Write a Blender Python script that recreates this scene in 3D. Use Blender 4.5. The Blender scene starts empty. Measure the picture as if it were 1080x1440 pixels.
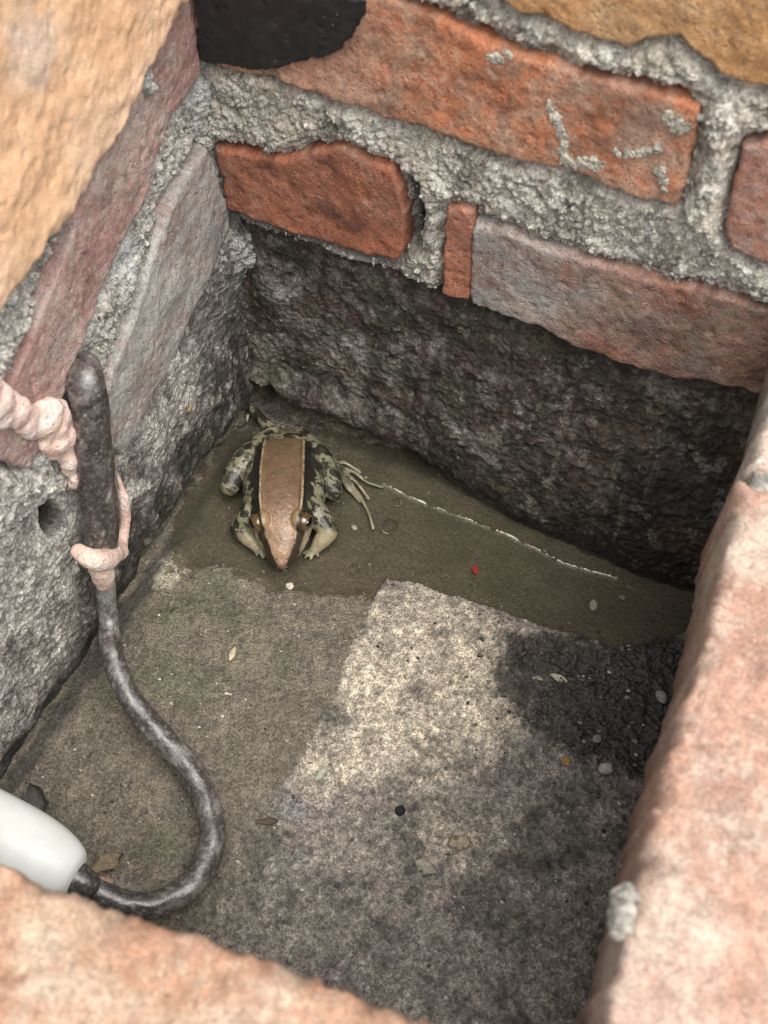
import bpy, bmesh, math, random
import numpy as np
from mathutils import Matrix, Vector
random.seed(3)
sc = bpy.context.scene
COL = sc.collection

# ------------------------------------------------------------------ camera, sky, sun, exposure
FPX, CX, CY = 1463.5, 540.0, 720.0
CAM = np.array([0.27767, -0.38920, 0.57736])
yaw, pit, rol = math.radians(-24.9737), math.radians(56.5544), math.radians(-0.8716)
FW = np.array([math.sin(yaw)*math.cos(pit), math.cos(yaw)*math.cos(pit), -math.sin(pit)])
r0 = np.array([math.cos(yaw), -math.sin(yaw), 0.0]); u0 = np.cross(r0, FW)
RT = math.cos(rol)*r0 + math.sin(rol)*u0
UP = -math.sin(rol)*r0 + math.cos(rol)*u0
cd = bpy.data.cameras.new('camera'); cam = bpy.data.objects.new('camera', cd); COL.objects.link(cam)
cam.matrix_world = Matrix([[RT[i], UP[i], -FW[i], CAM[i]] for i in range(3)] + [[0, 0, 0, 1]])
cd.sensor_fit = 'VERTICAL'; cd.sensor_height = 36.0; cd.sensor_width = 27.0
cd.lens = FPX/1440.0*36.0
cd.clip_start = 0.01; cd.clip_end = 500.0
cd.dof.use_dof = True; cd.dof.focus_distance = 0.655; cd.dof.aperture_fstop = 11.5
sc.camera = cam

SUN_EL, SUN_AZ = math.radians(68), math.radians(112)      # azimuth from +Y towards +X
world = bpy.data.worlds.new("World"); sc.world = world; world.use_nodes = True
wn = world.node_tree; wn.nodes.clear()
sky = wn.nodes.new('ShaderNodeTexSky'); sky.sky_type = 'NISHITA'; sky.sun_disc = False
sky.sun_elevation = SUN_EL; sky.sun_rotation = SUN_AZ; sky.dust_density = 4.0; sky.air_density = 1.0; sky.ozone_density = 0.6
hs = wn.nodes.new('ShaderNodeHueSaturation'); hs.inputs['Saturation'].default_value = 0.3
bg = wn.nodes.new('ShaderNodeBackground'); bg.inputs[1].default_value = 0.15
wo = wn.nodes.new('ShaderNodeOutputWorld')
wn.links.new(sky.outputs[0], hs.inputs['Color']); wn.links.new(hs.outputs[0], bg.inputs[0]); wn.links.new(bg.outputs[0], wo.inputs[0])
sl = bpy.data.lights.new('sun', 'SUN'); sl.energy = 1.35; sl.angle = math.radians(62); sl.color = (1.0, 0.95, 0.87)
sun = bpy.data.objects.new('sun', sl); COL.objects.link(sun)
sdir = Vector((math.sin(SUN_AZ)*math.cos(SUN_EL), math.cos(SUN_AZ)*math.cos(SUN_EL), math.sin(SUN_EL)))
sun.rotation_euler = sdir.to_track_quat('Z', 'Y').to_euler(); sun.location = (1, -1, 2)
sc.view_settings.view_transform = 'Standard'; sc.view_settings.look = 'None'
sc.view_settings.gamma = 1.0; sc.view_settings.use_curve_mapping = False
sc.view_settings.exposure = 0.8
sc.cycles.filter_width = 1.0

# ------------------------------------------------------------------ helpers
def hit(px, py, ax, val):
    """point of the plane coordinate[ax] = val that the photograph shows at this pixel"""
    d = FW + (px-CX)/FPX*RT - (py-CY)/FPX*UP
    return CAM + d*(val-CAM[ax])/d[ax]
def flo(px, py, z=0.0): return hit(px, py, 2, z)

def _h(ix, iy, iz, seed):
    n = (ix.astype(np.int64)*374761393 + iy.astype(np.int64)*668265263 + iz.astype(np.int64)*2147483647 + seed*1274126177) & 0xffffffff
    n = ((n ^ (n >> 13))*1274126177) & 0xffffffff
    n = ((n ^ (n >> 16))*2246822519) & 0xffffffff
    return ((n ^ (n >> 15)) & 0xffffff)/float(0xffffff)
def vn(x, y, z=None, seed=0):
    x = np.asarray(x, float); y = np.asarray(y, float)
    if z is None: z = np.zeros_like(x)
    ix, iy, iz = np.floor(x), np.floor(y), np.floor(z)
    fx, fy, fz = x-ix, y-iy, z-iz
    fx = fx*fx*(3-2*fx); fy = fy*fy*(3-2*fy); fz = fz*fz*(3-2*fz)
    r = 0
    flat = not np.any(z)
    for dz in ((0,) if flat else (0, 1)):
        wz = 1.0 if flat else (fz if dz else 1-fz)
        for dy in (0, 1):
            wy = fy if dy else 1-fy
            for dx in (0, 1):
                r = r + (fx if dx else 1-fx)*wy*wz*_h(ix+dx, iy+dy, iz+dz, seed)
    return r*2-1
def fbm(x, y, z=None, oct=4, seed=0, gain=0.5):
    a, s, t = 1.0, 0, 0
    k = 1.0
    for o in range(oct):
        # rotate octaves so no grid shows
        c, sn = math.cos(o*0.9+.4), math.sin(o*0.9+.4)
        s = s + a*vn((c*x-sn*y)*k+o*17.3, (sn*x+c*y)*k-o*9.1, None if z is None else z*k, seed+o*31)
        t += a; a *= gain; k *= 2.07
    return s/t*1.5
def worley(x, y, seed=0):
    ix, iy = np.floor(x), np.floor(y)
    f1 = np.full(x.shape, 9.0); f2 = np.full(x.shape, 9.0); idv = np.zeros(x.shape)
    for dy in (-1, 0, 1):
        for dx in (-1, 0, 1):
            cx, cy = ix+dx, iy+dy; o = np.zeros_like(cx)
            px = cx+_h(cx, cy, o, seed); py = cy+_h(cx, cy, o, seed+7)
            d = np.hypot(px-x, py-y)
            m = d < f1
            f2 = np.where(m, f1, np.minimum(f2, d)); idv = np.where(m, _h(cx, cy, o, seed+13), idv); f1 = np.where(m, d, f1)
    return f1, f2, idv
def sst(a, b, x):
    t = np.clip((x-a)/(b-a), 0, 1); return t*t*(3-2*t)
def mixc(c, d, w):
    return c*(1-w[:, None]) + np.asarray(d, float)*w[:, None]
def polydist(u, v, poly):
    """signed distance (negative inside) of points to a closed polygon"""
    P = np.asarray(poly, float); Q = np.roll(P, -1, 0)
    best = np.full(u.shape, 1e9); ins = np.zeros(u.shape, bool)
    for (ax, ay), (bx, by) in zip(P, Q):
        ex, ey = bx-ax, by-ay; L = ex*ex+ey*ey
        if L < 1e-14: continue
        t = np.clip(((u-ax)*ex+(v-ay)*ey)/L, 0, 1)
        best = np.minimum(best, (u-ax-t*ex)**2+(v-ay-t*ey)**2)
        c = ((ay > v) != (by > v))
        with np.errstate(divide='ignore', invalid='ignore'):
            ins ^= c & (u < (bx-ax)*(v-ay)/(by-ay+1e-18)+ax)
    d = np.sqrt(best)
    return np.where(ins, -d, d)
def linedist(u, v, pts):
    best = np.full(u.shape, 1e9)
    for (ax, ay), (bx, by) in zip(pts[:-1], pts[1:]):
        ex, ey = bx-ax, by-ay; L = ex*ex+ey*ey+1e-14
        t = np.clip(((u-ax)*ex+(v-ay)*ey)/L, 0, 1)
        best = np.minimum(best, (u-ax-t*ex)**2+(v-ay-t*ey)**2)
    return np.sqrt(best)

def tagit(o, label=None, cat=None, group=None, kind=None):
    for k, v in (('label', label), ('category', cat), ('group', group), ('kind', kind)):
        if v: o[k] = v
    return o
def empty(name, loc, label, cat, group=None):
    o = bpy.data.objects.new(name, None); COL.objects.link(o); o.location = loc
    o.empty_display_size = 0.02
    return tagit(o, label, cat, group, 'thing')
def build(name, V, F, mat, parent=None, col=None, rgh=None, smooth=True, loc=None):
    """link verts (world space) / faces as one mesh object; col, rgh are per-vertex attributes"""
    V = np.asarray(V, float)
    base = np.array(parent.matrix_basis.translation) if parent is not None else np.zeros(3)
    if parent is not None and parent.parent is not None: base = base + np.array(parent.parent.matrix_basis.translation)
    off = np.array(loc if loc is not None else base)
    me = bpy.data.meshes.new(name)
    if isinstance(F, np.ndarray):
        n, k = F.shape
        me.vertices.add(len(V)); me.vertices.foreach_set('co', (V-off).astype(np.float32).ravel())
        me.loops.add(n*k); me.loops.foreach_set('vertex_index', F.astype(np.int32).ravel())
        me.polygons.add(n); me.polygons.foreach_set('loop_start', np.arange(0, n*k, k, dtype=np.int32))
        me.update(calc_edges=True)
    else:
        me.from_pydata((V-off).tolist(), [], F); me.update()
    me.polygons.foreach_set('use_smooth', np.full(len(me.polygons), smooth))
    if col is not None:
        a = me.color_attributes.new('Col', 'FLOAT_COLOR', 'POINT')
        a.data.foreach_set('color', np.hstack([np.clip(col, 0, 1), np.ones((len(V), 1))]).astype(np.float32).ravel())
    if rgh is not None:
        a = me.attributes.new('Rgh', 'FLOAT', 'POINT'); a.data.foreach_set('value', np.asarray(rgh, np.float32))
    me.materials.append(mat)
    o = bpy.data.objects.new(name, me); COL.objects.link(o)
    if parent is not None: o.parent = parent
    if loc is not None: o.location = np.array(loc)-base
    return o

# ------------------------------------------------------------------ materials
def mat_new(name):
    m = bpy.data.materials.new(name); m.use_nodes = True; nt = m.node_tree; nt.nodes.clear()
    p = nt.nodes.new('ShaderNodeBsdfPrincipled'); o = nt.nodes.new('ShaderNodeOutputMaterial')
    nt.links.new(p.outputs[0], o.inputs[0]); return m, nt, p
def mat(name, colour=None, rough=0.85, var=0.35, vscale=260, fine=1500, bump=0.5, bdist=0.0006, spec=0.4,
        speck=None, pits=0.0, grough=False, tint=None, coat=0.0, var2=None):
    m, nt, p = mat_new(name); N = nt.nodes.new; L = nt.links.new
    tc = N('ShaderNodeTexCoord')
    if colour is None:
        a = N('ShaderNodeAttribute'); a.attribute_name = 'Col'; c = a.outputs['Color']
    else:
        rg = N('ShaderNodeRGB'); rg.outputs[0].default_value = (*colour, 1); c = rg.outputs[0]
    def noise(s, d=6, r=0.62):
        n = N('ShaderNodeTexNoise'); n.inputs['Scale'].default_value = s; n.inputs['Detail'].default_value = d
        n.inputs['Roughness'].default_value = r; L(tc.outputs['Object'], n.inputs['Vector']); return n
    n1 = noise(vscale); n2 = noise(fine, 4); n3 = noise(vscale*0.12, 5)
    def mr(src, a, b, lo, hi):
        q = N('ShaderNodeMapRange'); q.inputs[1].default_value = a; q.inputs[2].default_value = b
        q.inputs[3].default_value = lo; q.inputs[4].default_value = hi; L(src, q.inputs[0]); return q.outputs[0]
    def mul(c, f):
        q = N('ShaderNodeMix'); q.data_type = 'RGBA'; q.blend_type = 'MULTIPLY'; q.inputs[0].default_value = 1
        L(c, q.inputs[6]); L(f, q.inputs[7]); return q.outputs[2]
    c = mul(c, mr(n1.outputs[0], .3, .7, 1-var, 1+var))
    v2 = var*.8 if var2 is None else var2
    c = mul(c, mr(n2.outputs[0], .34, .66, 1-v2, 1+v2))
    c = mul(c, mr(n3.outputs[0], .3, .7, 1-var*.7, 1+var*.6))
    if tint is not None:
        q = N('ShaderNodeMix'); q.data_type = 'RGBA'; q.inputs[7].default_value = (*tint[0], 1); L(c, q.inputs[6])
        n4 = noise(tint[1], 5, .65); L(mr(n4.outputs[0], tint[2], tint[2]+.16, 0, tint[3]), q.inputs[0]); c = q.outputs[2]
    if speck is not None:      # (colour, scale, threshold): crumbs of lime and sand in the body
        v = N('ShaderNodeTexVoronoi'); v.inputs['Scale'].default_value = speck[1]; L(tc.outputs['Object'], v.inputs['Vector'])
        q = N('ShaderNodeMix'); q.data_type = 'RGBA'; q.inputs[7].default_value = (*speck[0], 1); L(c, q.inputs[6])
        L(mr(v.outputs['Distance'], speck[2], speck[2]*.6, 0, .8), q.inputs[0]); c = q.outputs[2]
    L(c, p.inputs['Base Color'])
    if grough:
        a = N('ShaderNodeAttribute'); a.attribute_name = 'Rgh'
        L(a.outputs['Fac'], p.inputs['Roughness'])
    else:
        L(mr(n1.outputs[0], .3, .7, min(1, rough+.1), max(.05, rough-.12)), p.inputs['Roughness'])
    p.inputs['Specular IOR Level'].default_value = spec
    if coat: p.inputs['Coat Weight'].default_value = coat; p.inputs['Coat Roughness'].default_value = .12
    if bump:
        ad = N('ShaderNodeMath'); ad.operation = 'MULTIPLY_ADD'; ad.inputs[1].default_value = 0.6
        L(n2.outputs[0], ad.inputs[0]); L(n1.outputs[0], ad.inputs[2]); hgt = ad.outputs[0]
        if pits:
            v = N('ShaderNodeTexVoronoi'); v.inputs['Scale'].default_value = 330; L(tc.outputs['Object'], v.inputs['Vector'])
            ad2 = N('ShaderNodeMath'); ad2.operation = 'ADD'; L(hgt, ad2.inputs[0]); L(mr(v.outputs['Distance'], .1, .3, -pits, 0), ad2.inputs[1]); hgt = ad2.outputs[0]
        b = N('ShaderNodeBump'); b.inputs['Strength'].default_value = bump; b.inputs['Distance'].default_value = bdist
        L(hgt, b.inputs['Height']); L(b.outputs[0], p.inputs['Normal'])
    return m
M_mortar = mat('mortar', rough=.85, var=.34, vscale=330, fine=1000, bump=1.0, bdist=.0014, var2=.42)
M_render = mat('cement_render', var=.5, vscale=330, fine=950, bump=.9, bdist=.0010, grough=True, spec=.5, var2=.6)
M_floor = mat('wet_concrete', var=.42, vscale=420, fine=850, bump=.9, bdist=.0009, grough=True, spec=.5, var2=.58)
M_brick = mat('brick', rough=.82, var=.24, vscale=260, fine=1050, bump=.9, bdist=.0009, pits=.5, var2=.3, speck=((.45, .36, .28), 230, .11))
M_rim = mat('rim_brick', rough=.75, var=.2, vscale=200, fine=900, bump=.7, bdist=.0008, pits=.4, speck=((.60, .53, .44), 260, .13), tint=((.34, .19, .13), 90, .55, .6), var2=.35)
M_sand = mat('sandy_brick', rough=.8, var=.12, vscale=200, fine=1100, bump=.5, bdist=.0006, pits=.3, var2=.16, speck=((.72, .62, .48), 150, .10))
M_bitumen = mat('bitumen', (.018, .018, .020), rough=.45, var=.35, vscale=200, bump=.4, bdist=.0004, speck=((.3, .28, .25), 130, .05))
M_earth = mat('earth', (.13, .10, .07), rough=.95, var=.4, vscale=60, fine=500, bump=.8, bdist=.002)

# ------------------------------------------------------------------ grid surfaces and bricks
def grid_faces(nu, nv, flip=False):
    i = np.arange(nu*nv).reshape(nv, nu)
    a, b, c, d = i[:-1, :-1].ravel(), i[:-1, 1:].ravel(), i[1:, 1:].ravel(), i[1:, :-1].ravel()
    return np.stack([a, d, c, b] if flip else [a, b, c, d], 1)
def slab(name, ur, vr, step, place, hfun, mat_, parent, back, kindflip=False, loc=None):
    """relief sheet with sides and a back, so that it has real thickness.
    place(u,v,h) -> xyz; hfun(u,v) -> height, colour, roughness"""
    nu = int(round((ur[1]-ur[0])/step))+1; nv = int(round((vr[1]-vr[0])/step))+1
    U, W = np.meshgrid(np.linspace(*ur, nu), np.linspace(*vr, nv)); u, v = U.ravel(), W.ravel()
    h, col, rg = hfun(u, v)
    top = place(u, v, h); F = grid_faces(nu, nv, kindflip)
    i = np.arange(nu*nv).reshape(nv, nu)
    ring = np.concatenate([i[0, :-1], i[:-1, -1], i[-1, :0:-1], i[:0:-1, 0]])
    rb = place(u[ring], v[ring], np.full(len(ring), back)); n0 = len(top); k = len(ring)
    j = np.arange(k); jn = (j+1) % k
    S = np.stack([ring, n0+j, n0+jn, ring[jn]], 1)
    if kindflip: S = S[:, ::-1]
    cen = place(np.array([u.mean()]), np.array([v.mean()]), np.array([float(back)]))
    B = np.stack([n0+j, np.full(k, n0+k), np.full(k, n0+k), n0+jn], 1)
    # back closed with quads made of a fan of triangles (two fan cells per quad)
    if k % 2: B = B[:0]
    else:
        e = np.arange(0, k, 2); B = np.stack([n0+e, np.full(len(e), n0+k), n0+(e+2) % k, n0+(e+1) % k], 1)
        if kindflip: B = B[:, ::-1]
    V = np.vstack([top, rb, cen])
    cc = np.vstack([col, col[ring], col[:1]]); rr = np.concatenate([rg, rg[ring], rg[:1]])
    return build(name, V, np.vstack([F, S, B]), mat_, parent, cc, rr, loc=loc)
def resample(pl, n):
    P = np.asarray(pl, float); s = np.r_[0, np.cumsum(np.linalg.norm(np.diff(P, axis=0), axis=1))]
    t = np.linspace(0, s[-1], n); return np.stack([np.interp(t, s, P[:, k]) for k in range(2)], 1)
def brick(name, top, right, bottom, left, place, proud, depth, colfun, mat_, parent, seed=0, step=.0011, rnd=.003, rough_amp=.0007, flip=False, label=None, wav=.0008):
    """brick from its four traced edges (u,v on the wall): Coons patch front, worn arris, sides and back"""
    Lu = max(np.linalg.norm(np.diff(np.array(top), axis=0), axis=1).sum(), .01); Lv = max(np.linalg.norm(np.diff(np.array(left), axis=0), axis=1).sum(), .01)
    n = max(12, int(Lu/step)); m = max(10, int(Lv/step))
    T, B, Lf, R = resample(top, n), resample(bottom, n), resample(left, m), resample(right, m)
    s = np.linspace(0, 1, n)[None, :, None]; t = np.linspace(0, 1, m)[:, None, None]
    P = (1-t)*T[None]+t*B[None]+(1-s)*Lf[:, None]+s*R[:, None]-((1-s)*(1-t)*T[0]+s*(1-t)*T[-1]+(1-s)*t*B[0]+s*t*B[-1])
    u, v = P[..., 0].ravel(), P[..., 1].ravel()
    u = u+wav*fbm(u*260, v*260, oct=3, seed=seed+5); v = v+wav*fbm(u*260, v*260, oct=3, seed=seed+9)
    sd = (np.minimum(s, 1-s)*Lu+0*t)[..., 0].ravel(); td = (np.minimum(t, 1-t)*Lv+0*s)[..., 0].ravel()
    rr = rnd*(1+.8*fbm(u*90, v*90, oct=3, seed=seed+3)); rr = np.clip(rr, rnd*.25, rnd*2.2)
    fall = 0
    for dd in (sd, td):
        x = 1-np.clip(dd/rr, 0, 1); fall = fall+rr*(1-np.sqrt(np.clip(1-x*x, 0, 1)))
    f1, f2, _ = worley(u*150, v*150, seed)
    h = proud-fall+rough_amp*(fbm(u*70, v*70, oct=5, seed=seed)*1.8)-rough_amp*2.0*np.clip(fbm(u*330, v*330, oct=3, seed=seed+20)-.35, 0, 1)
    col = colfun(u, v, h)
    top_ = place(u, v, h); F = grid_faces(n, m, flip)
    i = np.arange(n*m).reshape(m, n)
    ring = np.concatenate([i[0, :-1], i[:-1, -1], i[-1, :0:-1], i[:0:-1, 0]]); k = len(ring)
    V = [top_]; C = [col]; S = []; prev = ring; n0 = len(top_)
    for q, fr in enumerate((.15, .45, 1.0)):
        hh = h[ring]*(1-fr)+(proud-depth)*fr
        V.append(place(u[ring], v[ring], hh)); C.append(col[ring]*.95)
        cur = n0+np.arange(k); S.append(np.stack([prev, cur, np.roll(cur, -1), np.roll(prev, -1)], 1)); prev = cur; n0 += k
    V.append(place(np.array([u.mean()]), np.array([v.mean()]), np.array([proud-depth]))); C.append(col[:1])
    e = np.arange(0, k-1, 2); Bk = np.stack([prev[e], np.full(len(e), n0), prev[(e+2) % k], prev[(e+1) % k]], 1)
    S = np.vstack(S+[Bk]); S = S[:, ::-1] if flip else S
    o = build(name, np.vstack(V), np.vstack([F, S]), mat_, parent, np.vstack(C))
    if label: o['label'] = label
    return o
def bk(px): return [tuple(hit(x, y, 1, 0.0)[[0, 2]]) for x, y in px]                 # back wall: u = x, v = z
def lf(px): return [(-p[1], p[2]) for p in (hit(x, y, 0, 0.0) for x, y in px)]       # left wall: u = -y, v = z
def place_back(u, v, h): return np.stack([u, -h, v], 1)
def place_left(u, v, h): return np.stack([h, -u, v], 1)
def place_floor(u, v, h): return np.stack([u, v, h], 1)
def crom(P, n):
    P = np.asarray(P, float); Q = np.vstack([2*P[0]-P[1], P, 2*P[-1]-P[-2]]); out = []
    for i in range(1, len(Q)-2):
        t = np.linspace(0, 1, n, endpoint=False)[:, None]
        a, b, c, d = Q[i-1], Q[i], Q[i+1], Q[i+2]
        out.append(.5*((2*b)+(c-a)*t+(2*a-5*b+4*c-d)*t*t+(3*b-a-3*c+d)*t**3))
    return np.vstack(out+[P[-1:]])
def tube(P, Rr, n=6, seg=16, cap=4, flat=None, disp=None):
    """closed tube through points P (k,3) with radii Rr, round ends; returns V, F, arc length per vertex, angle"""
    D = crom(np.hstack([np.asarray(P, float), np.asarray(Rr, float)[:, None]]), n)
    C, R = D[:, :3], np.maximum(D[:, 3], 1e-5)
    T = np.gradient(C, axis=0); T /= np.linalg.norm(T, axis=1)[:, None]+1e-12
    for e, sg in ((0, -1), (-1, 1)):                      # hemispherical ends
        th = np.linspace(0, math.pi/2*.93, cap+1)[1:]
        cc = C[e]+sg*T[e]*R[e]*np.sin(th)[:, None]; rr_ = R[e]*np.cos(th); tt = np.repeat(T[e][None], cap, 0)
        if e == 0: C = np.vstack([cc[::-1], C]); R = np.r_[rr_[::-1], R]; T = np.vstack([tt, T])
        else: C = np.vstack([C, cc]); R = np.r_[R, rr_]; T = np.vstack([T, tt])
    up = np.array([0, 0, 1.]) if abs(T[0][2]) < .9 else np.array([1., 0, 0]); N_ = []
    x = np.cross(up, T[0]); x /= np.linalg.norm(x)
    for t in T:
        x = x-t*np.dot(x, t); x /= np.linalg.norm(x); N_.append(x.copy())
    N_ = np.array(N_); B_ = np.cross(T, N_); ang = np.linspace(0, 2*math.pi, seg, endpoint=False)
    s = np.r_[0, np.cumsum(np.linalg.norm(np.diff(C, axis=0), axis=1))]
    S2, A2 = np.meshgrid(s, ang, indexing='ij')
    rad = np.repeat(R[:, None], seg, 1)
    if disp is not None: rad = rad+disp(S2, A2)*np.minimum(1, rad/R.max())
    V = C[:, None]+rad[..., None]*(np.cos(ang)[None, :, None]*N_[:, None]+np.sin(ang)[None, :, None]*B_[:, None])
    if flat is not None: V = V+flat(V)
    k = len(C); V = V.reshape(-1, 3); i = np.arange(k*seg).reshape(k, seg)
    a, b = i[:-1], i[1:]; F = np.stack([a, np.roll(a, -1, 1), np.roll(b, -1, 1), b], -1).reshape(-1, 4)
    F = F.tolist()+[i[0][::-1].tolist(), i[-1].tolist()]
    return V, F, S2.ravel(), A2.ravel()
def ball(c, r, nu=14, nv=9, M=None):
    th = np.linspace(0, math.pi, nv)[1:-1]; ph = np.linspace(0, 2*math.pi, nu, endpoint=False)
    V = [(math.sin(t)*math.cos(p), math.sin(t)*math.sin(p), math.cos(t)) for t in th for p in ph]+[(0, 0, 1), (0, 0, -1)]
    V = np.array(V)*np.asarray(r); V = V if M is None else V@np.asarray(M).T; V = V+np.asarray(c); k = nv-2; F = []
    for j in range(k-1):
        for q in range(nu): F.append([j*nu+q, (j+1)*nu+q, (j+1)*nu+(q+1) % nu, j*nu+(q+1) % nu])
    for q in range(nu): F.append([k*nu, q, (q+1) % nu]); F.append([k*nu+1, (k-1)*nu+(q+1) % nu, (k-1)*nu+q])
    return V, F
def merge(parts):
    V, F, o = [], [], 0
    for v, f in parts:
        V.append(np.asarray(v)); F += [[x+o for x in q] for q in f]; o += len(v)
    return np.vstack(V), F
def remesh(parts, voxel, smooth=4):
    """one continuous skin out of overlapping closed pieces"""
    V, F = merge(parts); me = bpy.data.meshes.new('tmp'); me.from_pydata(V.tolist(), [], F); me.update()
    b = bmesh.new(); b.from_mesh(me); bmesh.ops.recalc_face_normals(b, faces=b.faces); b.to_mesh(me); b.free()
    o = bpy.data.objects.new('tmp', me); COL.objects.link(o)
    r = o.modifiers.new('r', 'REMESH'); r.mode = 'VOXEL'; r.voxel_size = voxel
    s = o.modifiers.new('s', 'SMOOTH'); s.iterations = smooth; s.factor = .5
    dg = bpy.context.evaluated_depsgraph_get(); ev = o.evaluated_get(dg); m2 = ev.to_mesh()
    n = len(m2.vertices); co = np.empty(n*3, np.float32); m2.vertices.foreach_get('co', co)
    no = np.empty(n*3, np.float32); m2.vertices.foreach_get('normal', no)
    Fs = [list(p.vertices) for p in m2.polygons]
    ev.to_mesh_clear(); bpy.data.objects.remove(o); bpy.data.meshes.remove(me)
    return co.reshape(-1, 3).astype(float), Fs, no.reshape(-1, 3).astype(float)

def outline(top, right, bottom, left): return list(top)+list(right[1:])+list(bottom[::-1][1:])+list(left[::-1][1:-1])

def brickcol(base, alt, seed, dust=0.0, dustc=(.36, .34, .30), dark=0.15, sc_=28):
    base, alt = np.array(base), np.array(alt)
    def f(u, v, h):
        c = mixc(np.tile(base, (len(u), 1)), alt, sst(-.25, .5, fbm(u*sc_, v*sc_*1.5, oct=4, seed=seed)))
        c = mixc(c, (.05, .035, .03), dark*sst(.25, .7, fbm(u*70, v*70, oct=4, seed=seed+2)))
        w = sst(-.15, .95, .75*fbm(u*45+3, v*45, oct=5, seed=seed+4, gain=.7)+.45*fbm(u*380, v*380, oct=3, seed=seed+6, gain=.7)+dust*1.3-.35)
        return mixc(c, dustc, w*min(1, dust*1.3+.08))
    return f

# ================================================================== SETTING
rng = np.random.default_rng(5)
# ---- ground around the pit (a ring of soil the walls stand in, out to the horizon)
R_ = 60.0; gi = (-.21, -.47, .44, .12); gz = .10
ox = [(-R_, -R_), (R_, -R_), (R_, R_), (-R_, R_)]; ii = [(gi[0], gi[1]), (gi[2], gi[1]), (gi[2], gi[3]), (gi[0], gi[3])]
GV = [(x, y, gz) for x, y in ox]+[(x, y, gz) for x, y in ii]
build('ground', GV, [[0, 1, 5, 4], [1, 2, 6, 5], [2, 3, 7, 6], [3, 0, 4, 7]], M_earth, smooth=False)['kind'] = 'structure'

# ---- floor
def fl2(px): return [tuple(flo(x, y)[:2]) for x, y in px]
PATCH = fl2([(543, 812), (520, 850), (500, 897), (486, 930), (474, 975), (448, 1020), (425, 1065), (392, 1120), (365, 1170), (330, 1240), (290, 1330), (240, 1500),
             (830, 1600), (1100, 1300), (1150, 900), (985, 870), (940, 905), (860, 912), (800, 890), (740, 872), (690, 852), (620, 832), (575, 818)])
DARK = fl2([(722, 896), (770, 890), (830, 905), (900, 905), (1000, 880), (1000, 1000), (950, 1110), (880, 1095), (820, 1068), (760, 1040), (722, 1000), (700, 965), (706, 925)])
WATER = fl2([(250, 700), (330, 610), (450, 600), (620, 640), (900, 790), (1010, 830), (1000, 900), (930, 925), (850, 922), (790, 900), (700, 872), (610, 845), (545, 832), (470, 832), (380, 820), (300, 800), (240, 800)])
RIDGE = fl2([(540, 678), (562, 691), (600, 708), (640, 722), (680, 738), (716, 752), (752, 770), (790, 790), (830, 802), (868, 812), (892, 826)])
PALE = [(fl2([(q[0], q[1])])[0], q[2], q[3]) for q in
        [(590, 890, .042, .85), (530, 960, .038, .9), (650, 960, .045, .9), (480, 1070, .035, .7), (640, 1060, .03, .5), (560, 1040, .03, .7), (470, 1180, .03, .32), (640, 1180, .036, .34)]]
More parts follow.
